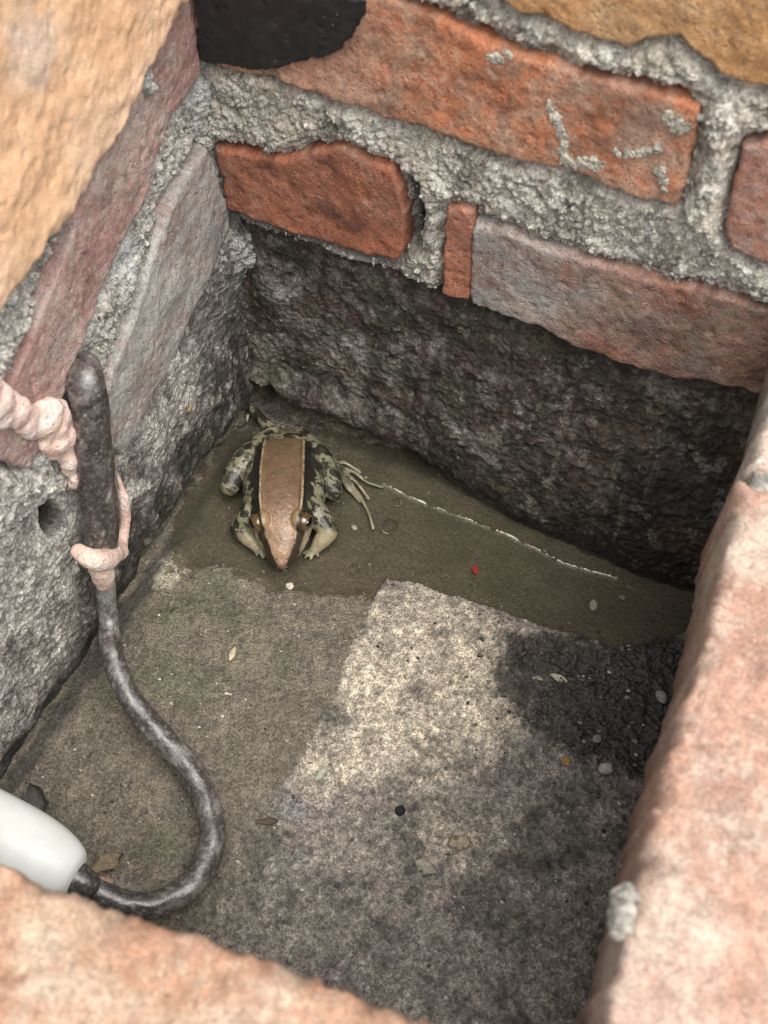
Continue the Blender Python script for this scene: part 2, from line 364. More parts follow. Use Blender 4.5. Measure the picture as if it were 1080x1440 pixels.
def floor_h(u, v):
    n1 = fbm(u*60, v*60, oct=5, seed=2); n2 = fbm(u*420, v*420, oct=4, seed=4, gain=.6)
    wob = .0032*fbm(u*150, v*150, oct=5, seed=8, gain=.72)
    dp = polydist(u, v, PATCH)+.45*wob; dd = polydist(u, v, DARK)+wob*2.0; dw = polydist(u, v, WATER)+wob*1.5+.006*fbm(u*32, v*32, oct=3, seed=46)
    pw_ = .0016+.022*sst(-.225, -.275, v); patch = sst(pw_, -pw_, dp); dark = sst(.008, -.006, dd); wet = sst(.008, -.008, dw)*(1-patch)
    f1, f2, ids = worley(u*260, v*260, 3)
    grain = (1-np.clip(f1/.75, 0, 1)**2)
    n3 = fbm(u*230, v*230, oct=4, seed=9, gain=.7)
    h = .0007+.0006*n1+.0003*n2
    h = h-.0034*wet
    h = h+patch*(.0007+.0005*n2+.0005*grain+.0007*n1+.0006*n3)+.00035*n3*(1-patch)*(1-wet)
    g1, g2, gid = worley(u*95, v*95, 11)
    lump = np.sqrt(np.clip(1-(g1/.62)**2, 0, 1))
    h = h+dark*(.0002+.0012*n3+.0010*lump*(gid > .7)+.0012*np.clip(n2, 0, 1))
    lr = linedist(u, v, RIDGE)+.0012*np.abs(fbm(u*220, v*220, oct=3, seed=21))
    ridge = np.exp(-(lr/.0011)**2)*sst(-.6, .0, fbm(u*120, v*120, oct=3, seed=23)+.15)
    shelf = sst(0, .02, v-np.interp(u, [p[0] for p in RIDGE], [p[1] for p in RIDGE]))*(u > RIDGE[0][0]-.004)*wet
    h = h+.0036*ridge+.0006*shelf
    # colours
    c = np.tile(np.array([.138, .119, .089]), (len(u), 1))
    c = mixc(c, (.108, .100, .064), sst(0, .6, fbm(u*35, v*35, oct=4, seed=31)))
    c = mixc(c, (.20, .17, .12), .6*sst(.15, .7, fbm(u*75, v*75, oct=5, seed=33, gain=.65)))
    c = mixc(c, (.125, .110, .078), .6*wet)
    sl_ = np.tile(np.array([.215, .192, .162]), (len(u), 1))
    sl_ = mixc(sl_, (.080, .083, .064), .7*sst(.05, .55, fbm(u*45, v*45, oct=4, seed=35)))
    sl_ = mixc(sl_, (.075, .065, .058), .75*sst(.12, .6, fbm(u*85, v*85, oct=5, seed=45, gain=.72)))
    sl_ = mixc(sl_, (.19, .15, .15), .5*sst(.1, .6, fbm(u*38+5, v*38, oct=4, seed=36)))
    pw = np.zeros(len(u))
    for (cx, cy), rad, w in PALE: pw = np.maximum(pw, w*np.exp(-(((u-cx)**2+(v-cy)**2)/rad**2)))
    pw = np.clip(pw+.42*fbm(u*60, v*60, oct=6, seed=37, gain=.75)*sst(.0, .4, pw), 0, 1)
    sl_ = mixc(sl_, (.50, .44, .345), sst(.06, .95, pw))
    bx, by = fl2([(400, 1150)])[0]; sl_ = mixc(sl_, (.20, .21, .21), .4*np.exp(-((u-bx)**2+(v-by)**2)/.026**2)*sst(-.4, .4, fbm(u*90, v*90, oct=4, seed=39)))
    bx, by = fl2([(560, 1135)])[0]; sl_ = mixc(sl_, (.05, .045, .045), .6*np.exp(-((u-bx)**2+(v-by)**2)/.013**2)*sst(-.3, .3, fbm(u*130, v*130, oct=4, seed=40)))
    sl_ = sl_*(.72+.5*grain*(.4+.9*ids))[:, None]*(1+.35*np.clip(n2, -1, 1))[:, None]
    c = c*(1+.22*np.clip(n2, -1, 1)*(1-.8*wet))[:, None]
    sl_ = sl_*(1+.45*np.clip(n3, -1, 1))[:, None]
    c = c*(1+.25*np.clip(n3, -1, 1)*(1-wet))[:, None]
    c = c*(1-patch[:, None])+sl_*patch[:, None]
    c = mixc(c, (.024, .022, .021), .88*sst(.15, 1.05, dark+.75*fbm(u*110, v*110, oct=4, seed=44, gain=.7)*(.35+.65*(1-np.abs(2*dark-1)))))
    c = mixc(c, (.085, .075, .06), .55*dark*sst(.1, .7, n3))
    c = mixc(c, (.74, .72, .64), .95*np.clip(ridge*1.5, 0, 1))  # whitish scum line, with its wet highlight painted into the colour
    # pale lime stain at the foot of the left wall
    bx, by = fl2([(240, 805)])[0]; st = np.exp(-(((u-bx)/.012)**2+((v-by)/.014)**2))
    c = mixc(c, (.40, .37, .28), .8*sst(.25, .7, st+.25*fbm(u*150, v*150, oct=4, seed=41)))
    # shade painted as a black rim where floor meets the walls
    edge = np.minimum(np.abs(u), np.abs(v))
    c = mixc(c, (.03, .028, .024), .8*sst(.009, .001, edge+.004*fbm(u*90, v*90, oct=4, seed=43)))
    rg = .55-.20*wet-.30*ridge+.22*patch*sst(.2, .6, pw)-.18*dark
    return h, c, np.clip(rg, .12, 1)
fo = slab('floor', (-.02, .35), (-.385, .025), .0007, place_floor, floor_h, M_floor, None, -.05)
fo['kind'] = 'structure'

# ---- standing water along the back wall
m, nt, p = mat_new('water'); N = nt.nodes.new; L = nt.links.new
nt.nodes.remove(p); out = nt.nodes['Material Output']
tr = N('ShaderNodeBsdfTransparent'); tr.inputs[0].default_value = (.88, .86, .79, 1)
gl = N('ShaderNodeBsdfGlossy'); gl.inputs['Roughness'].default_value = .04
fr = N('ShaderNodeFresnel'); fr.inputs[0].default_value = 1.45
mx = N('ShaderNodeMixShader'); nz = N('ShaderNodeTexNoise'); nz.inputs['Scale'].default_value = 70; nz.inputs['Detail'].default_value = 3
tc = N('ShaderNodeTexCoord'); bp = N('ShaderNodeBump'); bp.inputs['Strength'].default_value = .35; bp.inputs['Distance'].default_value = .001
L(tc.outputs['Object'], nz.inputs['Vector']); L(nz.outputs[0], bp.inputs['Height']); L(bp.outputs[0], gl.inputs['Normal']); L(bp.outputs[0], fr.inputs['Normal'])
df = N('ShaderNodeBsdfDiffuse'); df.inputs[0].default_value = (.122, .110, .080, 1); m2 = N('ShaderNodeMixShader'); m2.inputs[0].default_value = .28
L(tr.outputs[0], m2.inputs[1]); L(df.outputs[0], m2.inputs[2]); L(fr.outputs[0], mx.inputs[0]); L(m2.outputs[0], mx.inputs[1]); L(gl.outputs[0], mx.inputs[2]); L(mx.outputs[0], out.inputs[0])
M_water = m
WP = [(-.018, -.38), (.345, -.38), (.345, .02), (-.018, .02)]
wo_ = build('water', [(x, y, -.0004) for x, y in WP], [list(range(len(WP)))], M_water, smooth=False); wo_['kind'] = 'structure'

# ================================================================== WALLS
GRP = 'walls of the brick pit'
# ---- back wall
WB = empty('brick_wall', (.15, 0, 0), 'back brick wall behind the frog, long red brick with black smear, dark mossy render below', 'wall', GRP)
B_A = ([(620, -190), (1000, -100), (1300, -20)], [(1300, -20), (1260, 180)], [(705, -8), (730, 15), (775, 25), (820, 47), (885, 65), (912, 50), (960, 50), (990, 80), (1020, 107), (1080, 122), (1260, 180)], [(620, -190), (670, -90), (705, -8)])
B_A0 = ([(235, -250), (400, -215), (595, -180)], [(595, -180), (660, -30)], [(262, -90), (380, -80), (500, -52), (600, -40), (660, -30)], [(235, -250), (262, -90)])
B_B = ([(268, -62), (380, -48), (470, -25), (545, -4), (600, 14), (650, 40), (700, 62), (740, 78), (790, 92), (850, 112), (900, 119), (950, 134), (986, 152)],
       [(986, 152), (977, 200), (966, 250), (955, 287)],
       [(283, 84), (330, 97), (380, 108), (430, 124), (470, 140), (520, 152), (545, 168), (585, 172), (640, 190), (680, 206), (740, 226), (800, 237), (850, 257), (900, 277), (955, 287)],
       [(268, -62), (275, 0), (283, 84)])
B_C1 = ([(300, 206), (340, 216), (400, 223), (440, 209), (480, 206), (520, 226), (552, 236)], [(552, 236), (563, 262), (570, 300), (569, 345), (560, 363)],
        [(322, 292), (350, 301), (390, 316), (430, 329), (480, 346), (520, 356), (560, 363)], [(300, 206), (313, 250), (322, 292)])
B_C2 = ([(629, 292), (648, 291), (667, 297)], [(667, 297), (664, 350), (661, 421)], [(622, 414), (640, 419), (661, 421)], [(629, 292), (626, 350), (622, 414)])
B_C3 = ([(667, 311), (720, 326), (770, 346), (830, 366), (900, 386), (960, 401), (1030, 416), (1130, 452), (1250, 490)], [(1250, 490), (1200, 600)],
        [(663, 426), (710, 440), (760, 458), (800, 482), (850, 497), (900, 517), (950, 531), (1000, 533), (1060, 547), (1130, 573), (1200, 600)], [(667, 311), (664, 360), (663, 426)])
B_D = ([(1046, 202), (1075, 197), (1120, 210), (1230, 250)], [(1230, 250), (1190, 402)], [(1025, 346), (1050, 357), (1100, 373), (1190, 402)], [(1046, 202), (1033, 255), (1022, 315), (1025, 346)])
spec = [('A', B_A, .002, brickcol((.54, .29, .125), (.56, .34, .17), 11, .22, (.50, .42, .30), .12), None, .002),
        ('A0', B_A0, .001, brickcol((.42, .13, .06), (.36, .11, .06), 12, .2), None, .0018),
        ('B', B_B, .0022, brickcol((.48, .185, .092), (.43, .235, .16), 13, .46, (.46, .34, .25), .42), 'long red brick with a smooth black smear on its left end', .0018),
        ('C1', B_C1, .002, brickcol((.36, .135, .075), (.30, .118, .070), 14, .32, (.38,.27,.20), dark=.5), 'short dark red brick with a clean face', .0016),
        ('C2', B_C2, .001, brickcol((.47, .19, .11), (.41, .17, .11), 15, .25), 'upright orange red sliver of brick', .0010),
        ('C3', B_C3, .002, brickcol((.31, .205, .16), (.33, .175, .125), 16, .62, (.34, .32, .285), .3, 44), 'red brick under a grey cement film', .0016),
        ('D', B_D, .002, brickcol((.42, .20, .14), (.37, .175, .12), 17, .38), None, .0018)]
c3a, c3b = brickcol((.31, .205, .16), (.33, .175, .125), 16, .80, (.38, .365, .33), .3, 44), brickcol((.29, .165, .12), (.30, .135, .09), 18, .38, (.33, .29, .24), .5, 44)
def c3f(u, v, h):
    w = sst(.14, .27, u+.03*fbm(u*40, v*40, oct=3, seed=19))[:, None]; return c3a(u, v, h)*(1-w)+c3b(u, v, h)*w
spec[5] = spec[5][:3]+(c3f,)+spec[5][4:]
OUTB = []
for k, (nm, e, pr, cf, lab, rn) in enumerate(spec):
    T, R, B, Lf = [bk(x) for x in e]
    OUTB.append(outline(T, R, B, Lf))
    brick('brick', T, R, B, Lf, place_back, pr, .09, cf, M_brick, WB, seed=40+7*k, rnd=rn, label=lab)
# black bituminous smear on the long brick: its own thin layer
SM = ([(270, -55), (350, -44), (430, -20), (518, -6)], [(518, -6), (516, 14), (500, 40), (484, 64)], [(284, 78), (312, 86), (346, 93), (380, 96), (412, 86), (440, 80), (484, 64)], [(270, -55), (277, 0), (284, 78)])
brick('bitumen_smear', *[bk(x) for x in SM], place_back, .0040, .0035, lambda u, v, h: np.tile([.02, .02, .021], (len(u), 1)), M_bitumen, WB, seed=3, rnd=.0016, rough_amp=.0005, wav=.0012)
BND_B = bk([(200, 270), (320, 305), (350, 320), (420, 342), (480, 366), (560, 391), (622, 419), (665, 430), (760, 459), (850, 498), (950, 533), (1060, 548), (1100, 557), (1300, 620)])
bu, bv = np.array([p[0] for p in BND_B]), np.array([p[1] for p in BND_B])
def mortar_cols(u, v, ids, lump, base=(.53, .49, .405)):
    c = np.tile(np.array(base), (len(u), 1))
    c = mixc(c, (.62, .60, .54), .8*(ids > .66)*lump)
    c = mixc(c, (.26, .26, .24), .8*(ids < .25)*lump)
    c = mixc(c, (.17, .165, .135), .75*sst(.1, .7, fbm(u*60, v*60, oct=5, seed=51, gain=.65)))
    return mixc(c, (.12, .105, .08), .75*sst(.45, .05, lump))
def lumps(u, v, seed, a=.0042, sc1=125.):
    w = .45*fbm(u*110, v*110, oct=4, seed=seed+1, gain=.6); x, y = u*sc1+w, v*sc1-w
    f1, f2, ids = worley(x, y, seed); L1 = (.55*np.clip((f2-f1)*1.9, 0, 1)**.7+.45*np.sqrt(np.clip(1-(f1/.72)**2, 0, 1)))*(.25+.9*ids)
    g1, g2, gid = worley(u*sc1*2.5+w, v*sc1*2.5, seed+3); L2 = (.6*np.clip((g2-g1)*2, 0, 1)**.7+.4*np.sqrt(np.clip(1-(g1/.75)**2, 0, 1)))*(.25+.9*gid)
    fine = fbm(u*420, v*420, oct=3, seed=seed+5, gain=.65)
    return a*.75*L1+a*.45*L2+a*.16*fine, np.clip(.60*L1+.55*L2+.10*fine, 0, 1), np.where(L1 > .35, ids, gid)
CREV = bk([(578, 258), (584, 300), (580, 350)])
JNT = bk([(1008, 170), (1000, 220), (985, 300)])
def back_mortar_h(u, v):
    hl, lump, ids = lumps(u, v, 61)
    flat = sst(-.1, .6, fbm(u*32, v*32, oct=3, seed=64)); hl = hl*(1-.55*flat); lump = lump*(1-.5*flat)+.45*flat
    h = -.0065+hl+.0035*fbm(u*38, v*38, oct=4, seed=62)
    d = np.full(len(u), 1e9)
    for o in OUTB: d = np.minimum(d, polydist(u, v, o))
    h = h-.0050*np.exp(-(np.clip(d, 0, 1)/.0020)**2)*sst(-.1, .6, fbm(u*45, v*45, oct=2, seed=63))
    mid = sst(.001, .008, d); h = h+.0050*mid
    h = np.where(d < -.003, -.016, np.where(d < 0, np.minimum(h, -.006+d*2), h))
    crev = np.exp(-(linedist(u, v, CREV)/.0038)**2); h = h-.020*crev
    h = h+.004*np.exp(-(linedist(u, v, JNT)/.010)**2)
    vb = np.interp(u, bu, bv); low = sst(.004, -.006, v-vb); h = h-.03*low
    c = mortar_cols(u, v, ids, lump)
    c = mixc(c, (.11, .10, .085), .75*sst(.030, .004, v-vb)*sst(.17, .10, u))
    c = mixc(c, (.02, .017, .014), .9*crev)
    return h, c, np.full(len(u), .9)
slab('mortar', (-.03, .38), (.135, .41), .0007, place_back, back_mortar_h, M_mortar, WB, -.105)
def crumbs(hfun, place, ur, vr, keepf, n, parent, seed):
    g = np.random.default_rng(seed); U = g.uniform(*ur, n); W = g.uniform(*vr, n); k = keepf(U, W)&(fbm(U*40, W*40, oct=3, seed=seed) > g.uniform(-.9, .35, n)); U, W = U[k], W[k]
    H = hfun(U, W)[0]; v0, f0 = ball((0, 0, 0), 1.0, 6, 5); ps, cs = [], []
    for P in np.hstack([place(U, W, H)]):
        r = .0005+.0014*g.random()**2.5+(.0016*g.random() if g.random() < .05 else 0); rad = r*(1+.32*g.standard_normal(len(v0)))[:, None]*(.6+.6*g.random(3))
        ps.append((v0*rad+P, f0)); q = g.random(); b_ = .28+.36*q; cs.append(np.tile([b_, b_*.95, b_*.82], (len(v0), 1)))
    V, F = merge(ps); o = build('mortar_crumbs', V, F, M_mortar, parent, np.vstack(cs), smooth=False); o['kind'] = 'stuff'
def outside(outs, bx, by, sg):
    def f(U, W):
        d = np.full(len(U), 1e9)
        for o in outs: d = np.minimum(d, polydist(U, W, o))
        return (d > -.0008)&(W > np.interp(U, bx, by)-.004)
    return f
crumbs(back_mortar_h, place_back, (0, .33), (.16, .37), outside(OUTB, bu, bv, 1), 9000, WB, 5)
def smear(pl, n, wid, seed):
    """crumbly mortar trail left on a brick face"""
    g = np.random.default_rng(seed); P = resample(bk(pl), 60); v0, f0 = ball((0, 0, 0), 1.0, 6, 5); ps, cs = [], []
    for _ in range(n):
        p = P[g.integers(60)]; r = (.0004+.0018*g.random()**2.2); off = g.standard_normal(2)*wid*(.4+.6*g.random())
        rad = r*(1+.3*g.standard_normal(len(v0)))[:, None]*np.array([1, .55, 1])
        ps.append((v0*rad+np.array([p[0]+off[0], -.0022, p[1]+off[1]]), f0)); b_ = .34+.3*g.random(); cs.append(np.tile([b_, b_*.94, b_*.78], (len(v0), 1)))
    V, F = merge(ps); build('mortar_smear', V, F, M_mortar, WB, np.vstack(cs), smooth=False)
for k, (pl, n, w_) in enumerate(([[(774, 140), (786, 165), (793, 190), (798, 222)], 110, .0011], [[(692, 78), (720, 74)], 45, .0016], [[(928, 232), (940, 262)], 50, .0012], [[(870, 212), (905, 210), (930, 205)], 60, .0012], [[(800, 222), (850, 228)], 70, .0016], [[(935, 160), (965, 175)], 40, .0022])):
    smear(pl, n, w_, 70+k)
def back_render_h(u, v):
    vb = np.interp(u, bu, bv)
    n = fbm(u*55, v*55, oct=6, seed=71, gain=.58); n2 = fbm(u*330, v*330, oct=4, seed=72, gain=.6)
    hl, lump, ids = lumps(u, v, 73, .0028, 110.)
    h = -.0085+.0030*n+.0008*n2+hl*.28*sst(.0, .6, fbm(u*30, v*30, oct=3, seed=74))
    h = h+(np.interp(u, [0, .06, .108, .16, .208, .253, .29, .325], [-.004, -.003, .001, .012, .018, .022, .023, .022])+.007)*sst(.16, .01, v)
    under = sst(.022, .004, v+.004*n)*(1-.85*sst(.10, .20, u)); h = h-.010*under
    slot = sst(.130, .095, u)*sst(.021, .013, v+.004*n-.012*sst(.03, .0, u)); h = h+.007*np.exp(-((v-.030)/.014)**2)*sst(.13, .09, u)-.034*slot
    h = h-.03*sst(-.004, .006, v-vb)
    c = np.tile(np.array([.054, .047, .038]), (len(u), 1))
    c = mixc(c, (.215, .200, .175), .85*sst(.0, .6, fbm(u*42, v*60, oct=5, seed=75, gain=.65)+.75*np.exp(-((u-.055)/.055)**2-((v-.085)/.055)**2)+.30*np.exp(-((u-.15)/.06)**2-((v-.06)/.04)**2)-.2))
    c = mixc(c, (.075, .045, .048), .6*sst(0, .5, fbm(u*50+9, v*50, oct=4, seed=76)))
    c = mixc(c, (.050, .062, .034), .6*sst(.1, .6, fbm(u*44, v*44+4, oct=4, seed=77)))
    c = mixc(c, (.24, .22, .18), .6*sst(.35, .8, fbm(u*160, v*160, oct=4, seed=78, gain=.7)))
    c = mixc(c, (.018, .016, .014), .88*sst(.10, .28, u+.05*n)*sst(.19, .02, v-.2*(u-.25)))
    c = mixc(c, (.15, .13, .105), .5*sst(.15, .7, fbm(u*150, v*16, oct=4, seed=79)))
    c = mixc(c, (.022, .019, .016), .5*sst(.2, .7, fbm(u*120+7, v*13, oct=4, seed=80)))
    c = mixc(c, (.09, .058, .036), .45*sst(.1, .6, fbm(u*33, v*33+3, oct=4, seed=81)))
    c = mixc(c, (.018, .018, .017), .8*sst(.030, .006, v+.006*n))  # shade of the undercut painted near black at the wall foot
    c = mixc(c, (.20, .185, .16), .7*(ids > .93)*lump)
    c = c*(1+.4*np.clip(n2, -1, 1))[:, None]
    return h, c, np.clip(.78+.1*n-.3*sst(.08, .0, v)-.15*np.clip(n2, 0, 1), .35, 1)
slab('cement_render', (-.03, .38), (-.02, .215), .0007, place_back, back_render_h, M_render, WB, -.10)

# ---- left wall
WL = empty('brick_wall', (0, -.18, 0), 'left brick wall carrying the black hose, purple brick and pale orange brick over grey render', 'wall', GRP)
L_A = ([(150, -330), (0, -120), (-160, 90)], [(-160, 90), (-90, 520)], [(246, -14), (222, 34), (197, 82), (181, 112), (166, 141), (150, 172), (135, 207), (111, 237), (95, 267), (75, 300), (50, 332), (20, 376), (0, 403), (-90, 520)], [(150, -330), (200, -150), (246, -14)])
L_B = ([(236, -4), (214, 60), (192, 110), (172, 150), (146, 200), (122, 270), (102, 305), (92, 345), (76, 390), (56, 430), (38, 480), (14, 540), (-40, 640)], [(-40, 640), (40, 660)],
       [(281, 100), (262, 128), (247, 148), (234, 172), (216, 220), (205, 265), (190, 297), (170, 332), (150, 382), (130, 430), (108, 490), (85, 560), (40, 660)], [(236, -4), (256, -6), (270, 0), (277, 55), (281, 100)])
L_C = ([(287, 206), (268, 236), (250, 262), (236, 292), (222, 332), (205, 382), (190, 440), (168, 490), (148, 540), (120, 600)], [(120, 600), (168, 640)],
       [(320, 316), (300, 370), (281, 412), (262, 452), (241, 500), (216, 550), (192, 598), (168, 640)], [(287, 206), (300, 228), (309, 265), (320, 292), (320, 316)])
AG = lf([(15, 60)])[0]; acol0 = brickcol((.74, .46, .27), (.78, .54, .36), 21, .20, (.74, .64, .50), .03, 10)
def acol(u, v, h):
    c = acol0(u, v, h); g = np.exp(-(((u-AG[0])/.016)**2+((v-AG[1])/.022)**2))
    return mixc(c, (.46, .46, .43), .45*sst(.25, .9, g+.45*fbm(u*120, v*120, oct=5, seed=24, gain=.7)))
OUTL = []
for k, (e, pr, cf, lab, rn) in enumerate([
        (L_A, .010, acol, 'pale sandy orange brick standing proud of the wall', .005),
        (L_B, .002, brickcol((.35, .205, .18), (.39, .26, .225), 22, .5, (.44, .385, .34), .2), 'dull purple red brick', .0018),
        (L_C, .002, brickcol((.30, .215, .185), (.33, .27, .24), 23, .7, (.37, .36, .33), .2), 'brick under a pinkish grey cement film', .002)]):
    T, R, B, Lf = [lf(x) for x in e]
    OUTL.append(outline(T, R, B, Lf))
    brick('brick', T, R, B, Lf, place_left, pr, .09, cf, M_sand if k == 0 else M_brick, WL, seed=90+7*k, rnd=rn, flip=False, label=lab)
BND_L = lf([(340, 270), (322, 318), (300, 373), (280, 413), (262, 453), (240, 502), (215, 552), (190, 602), (165, 645), (60, 720), (-60, 800)])
BPOLY_L = [(-.05, -.1)]+[(-.05, BND_L[0][1])]+BND_L+[(.5, BND_L[-1][1]), (.5, -.1)]
LBLOB = lf([(198, 110)])[0]
def left_mortar_h(u, v):
    hl, lump, ids = lumps(u, v, 81, .0034, 120.)
    h = -.006+hl+.003*fbm(u*38, v*38, oct=4, seed=82)
    d = np.full(len(u), 1e9)
    for o in OUTL: d = np.minimum(d, polydist(u, v, o))
    h = h-.004*np.exp(-(np.clip(d, 0, 1)/.0020)**2)*sst(-.3, .5, fbm(u*45, v*45, oct=2, seed=83))
    h = h+.004*sst(.001, .010, d)
    blob = np.exp(-(((u-LBLOB[0])/.007)**2+((v-LBLOB[1])/.012)**2))
    h = np.where(d < -.003, -.016, np.where(d < 0, np.minimum(h, -.005+d*2), h))
    h = np.maximum(h, -.016+.019*sst(.15, .8, blob)+hl*1.3)
    db = polydist(u, v, BPOLY_L); h = h-.03*sst(.003, -.006, db)
    c = mortar_cols(u, v, ids, lump, (.47, .46, .42))
    c = mixc(c, (.40, .42, .41), .6*sst(0, .5, fbm(u*30, v*30, oct=3, seed=84)))
    return h, c, np.full(len(u), .9)
slab('mortar', (-.02, .37), (.12, .41), .0008, place_left, left_mortar_h, M_mortar, WL, -.105)
CKN = lf([(333, 352)])[0]; LU_, LV_ = [p[0] for p in BND_L], [p[1] for p in BND_L]
crumbs(left_mortar_h, place_left, (0, .30), (.15, .37), lambda U, W: outside(OUTL, [0, 1], [0, 0], 1)(U, W)&(polydist(U, W, BPOLY_L) > -.003), 8000, WL, 6)
HOLE = lf([(86, 735)])[0]; HOL2 = lf([(78, 675)])[0]; HOLC = lf([(150, 820)])[0]
def left_render_h(u, v):
    n = fbm(u*50, v*50, oct=6, seed=91, gain=.58); n2 = fbm(u*330, v*330, oct=4, seed=92, gain=.6)
    hl, lump, ids = lumps(u, v, 93, .0030, 105.)
    h = -.004+.0026*n+.0008*n2+hl*.28*sst(-.1, .6, fbm(u*30, v*30, oct=3, seed=94))
    h = h-.004*sst(.03, .0, v)-.016*sst(.16, .11, u)*sst(.017, .009, v+.003*n)
    cor = sst(.05, .01, u)*sst(.06, .13, v); h = h+.004*cor+hl*cor*.8
    h = h-.016*np.exp(-(((u-HOL2[0])/.012)**2+((v-HOL2[1])/.020)**2))
    hole = np.exp(-(((u-HOLE[0])/.009)**2+((v-HOLE[1])/.012)**2)); h = h-.030*sst(.35, .8, hole)
    ho2 = np.exp(-(((u-HOLC[0])/.008)**2+((v-HOLC[1])/.008)**2)); h = h-.012*ho2
    db = polydist(u, v, BPOLY_L); h = h-.03*sst(-.004, .006, db)
    c = np.tile(np.array([.40, .385, .35]), (len(u), 1))
    c = mixc(c, (.52, .50, .45), .7*sst(0, .6, fbm(u*35, v*35, oct=4, seed=95)))
    foot_band = sst(.095, .025, v+.035*n+.05*sst(.17, .30, u)+.06*(u < 0))  # band that darkens the wall towards its foot
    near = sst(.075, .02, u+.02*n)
    c = mixc(c, (.075, .070, .066), .85*np.maximum(foot_band, .85*near*sst(.19, .15, v)))
    foot_dark = sst(.085, .030, v+.022*n+.015*fbm(u*110, v*22, oct=4, seed=104)-.035*sst(.10, .0, u)+.10*sst(.16, .24, u)); c = mixc(c, (.026, .024, .023), .88*foot_dark)  # second, blacker tone low on the wall, strongest near the corner
    c = mixc(c, (.085, .055, .05), .4*sst(0.1, .6, fbm(u*48+9, v*48, oct=4, seed=96)))
    c = mixc(c, (.09, .10, .06), .4*foot_band*sst(0.1, .6, fbm(u*44, v*44+4, oct=4, seed=97)))
    c = mixc(c, (.50, .48, .43), .7*sst(.15, .7, fbm(u*150, v*110, oct=4, seed=98, gain=.7))*(1-.5*foot_band))
    c = mixc(c, (.16, .145, .13), .5*sst(.1, .6, fbm(u*130, v*18, oct=4, seed=100)))
    c = mixc(c, (.05, .045, .042), .6*sst(.25, .6, fbm(u*90, v*70, oct=5, seed=99, gain=.65)))
    c = mixc(c, (.13, .075, .05), .9*np.exp(-(((u-HOL2[0])/.010)**2+((v-HOL2[1])/.018)**2)))
    c = mixc(c, (.02, .015, .012), sst(.3, .6, hole))
    yx = lf([(272, 578)])[0]; c = mixc(c, (.35, .22, .06), .8*sst(.4, .8, np.exp(-((u-yx[0])**2+(v-yx[1])**2)/.004**2)+.2*n2))
    c = mixc(c, (.018, .018, .016), .8*sst(.020, .002, v+.006*n))  # gap shade under the wall painted near black
    kn = np.exp(-(((u-CKN[0])/.011)**2+((v-CKN[1])/.016)**2)); h = h+.007*kn+hl*kn; c = mixc(c, (.44, .43, .40), .85*sst(.2, .7, kn+.3*n2))
    c = c*(1+.35*np.clip(n2, -1, 1))[:, None]
    return h, c, np.clip(.80+.1*n-.25*foot_band, .35, 1)
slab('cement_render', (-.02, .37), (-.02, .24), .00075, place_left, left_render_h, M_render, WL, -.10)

# ---- right and front walls: brick rims near the camera over a set back rendered face
ZR = .245
def rim_wall(p0, p1, inward, joints, label, width=.115, brk=None, base=None, over=.030, mats=None, extra=None):
    """p0 -> p1 inner edge on the rim; bricks between the joint positions (metres along)"""
    p0, p1 = np.array(p0), np.array(p1); Ld = np.linalg.norm(p1-p0); a = (p1-p0)/Ld; n = np.array(inward)-a*np.dot(inward, a); n /= np.linalg.norm(n)
    W = empty('brick_wall', (*(p0+p1)/2-n*width/2, 0), label, 'wall', GRP)
    def place(u, v, h): return np.stack([p0[0]+a[0]*u-n[0]*v, p0[1]+a[1]*u-n[1]*v, ZR+h], 1)
    for k, (s0, s1, cf, lab) in enumerate(joints):
        q = [s0+(s1-s0)*t for t in np.linspace(0, 1, 26)]
        jit = lambda seed, amp: [amp*float(fbm(np.array([x*38.]), np.array([seed*3.7]), oct=4, seed=seed, gain=.6)[0]) for x in q]
        e1 = jit(300+k*5+len(label), .0022)
        if k == 0 and 'right' in label: e1 = [y+.013*(1-t)**1.2 for y, t in zip(e1, np.linspace(0, 1, 26))]
        T = [(x, y) for x, y in zip(q, e1)]; Bt = [(x, width+y*.5) for x, y in zip(q, e1)]
        brick('brick', T, [T[-1], (s1+.001, width*.5), Bt[-1]], Bt, [T[0], (s0-.001, width*.5), Bt[0]], place, 0, .060, cf, M_rim, W,
              seed=200+11*k+len(label), step=.0014, rnd=.0050, rough_amp=.0013, flip=False, label=lab, wav=.0012)
    def hm(u, v):
        hl, lump, ids = lumps(u, v, 111, .005, 100.)
        return -.009+hl+.003*fbm(u*40, v*40, oct=3, seed=112), mortar_cols(u, v, ids, lump, (.50, .46, .39)), np.full(len(u), .9)
    lo = min(j[0] for j in joints)-.004; hi = max(j[1] for j in joints)+.004
    slab('mortar', (lo, hi), (.004, width-.004), .0015, place, hm, M_mortar, W, -.058)
    # rendered face below, set back under the brick course
    def placef(u, v, h): return np.stack([p0[0]+a[0]*u-n[0]*(over-h), p0[1]+a[1]*u-n[1]*(over-h), v], 1)
    def hf(u, v):
        nn = fbm(u*50, v*50, oct=5, seed=121+len(label)); hl, lump, ids = lumps(u, v, 122, .003, 110.)
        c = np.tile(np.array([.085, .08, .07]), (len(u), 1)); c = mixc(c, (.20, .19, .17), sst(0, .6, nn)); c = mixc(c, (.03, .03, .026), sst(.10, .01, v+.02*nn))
        return .003*nn+hl*.6, c, np.full(len(u), .75)
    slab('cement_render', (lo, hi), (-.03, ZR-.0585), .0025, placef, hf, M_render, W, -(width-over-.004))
    return W
c1 = brickcol((.385, .225, .160), (.45, .305, .235), 131, .48, (.52, .44, .36), .22, 26)
c2 = brickcol((.355, .195, .122), (.41, .28, .19), 132, .45, (.50, .40, .30), .28, 30)
re0 = flo(1080, 545, ZR)[:2]; re1 = flo(842, 1440, ZR)[:2]
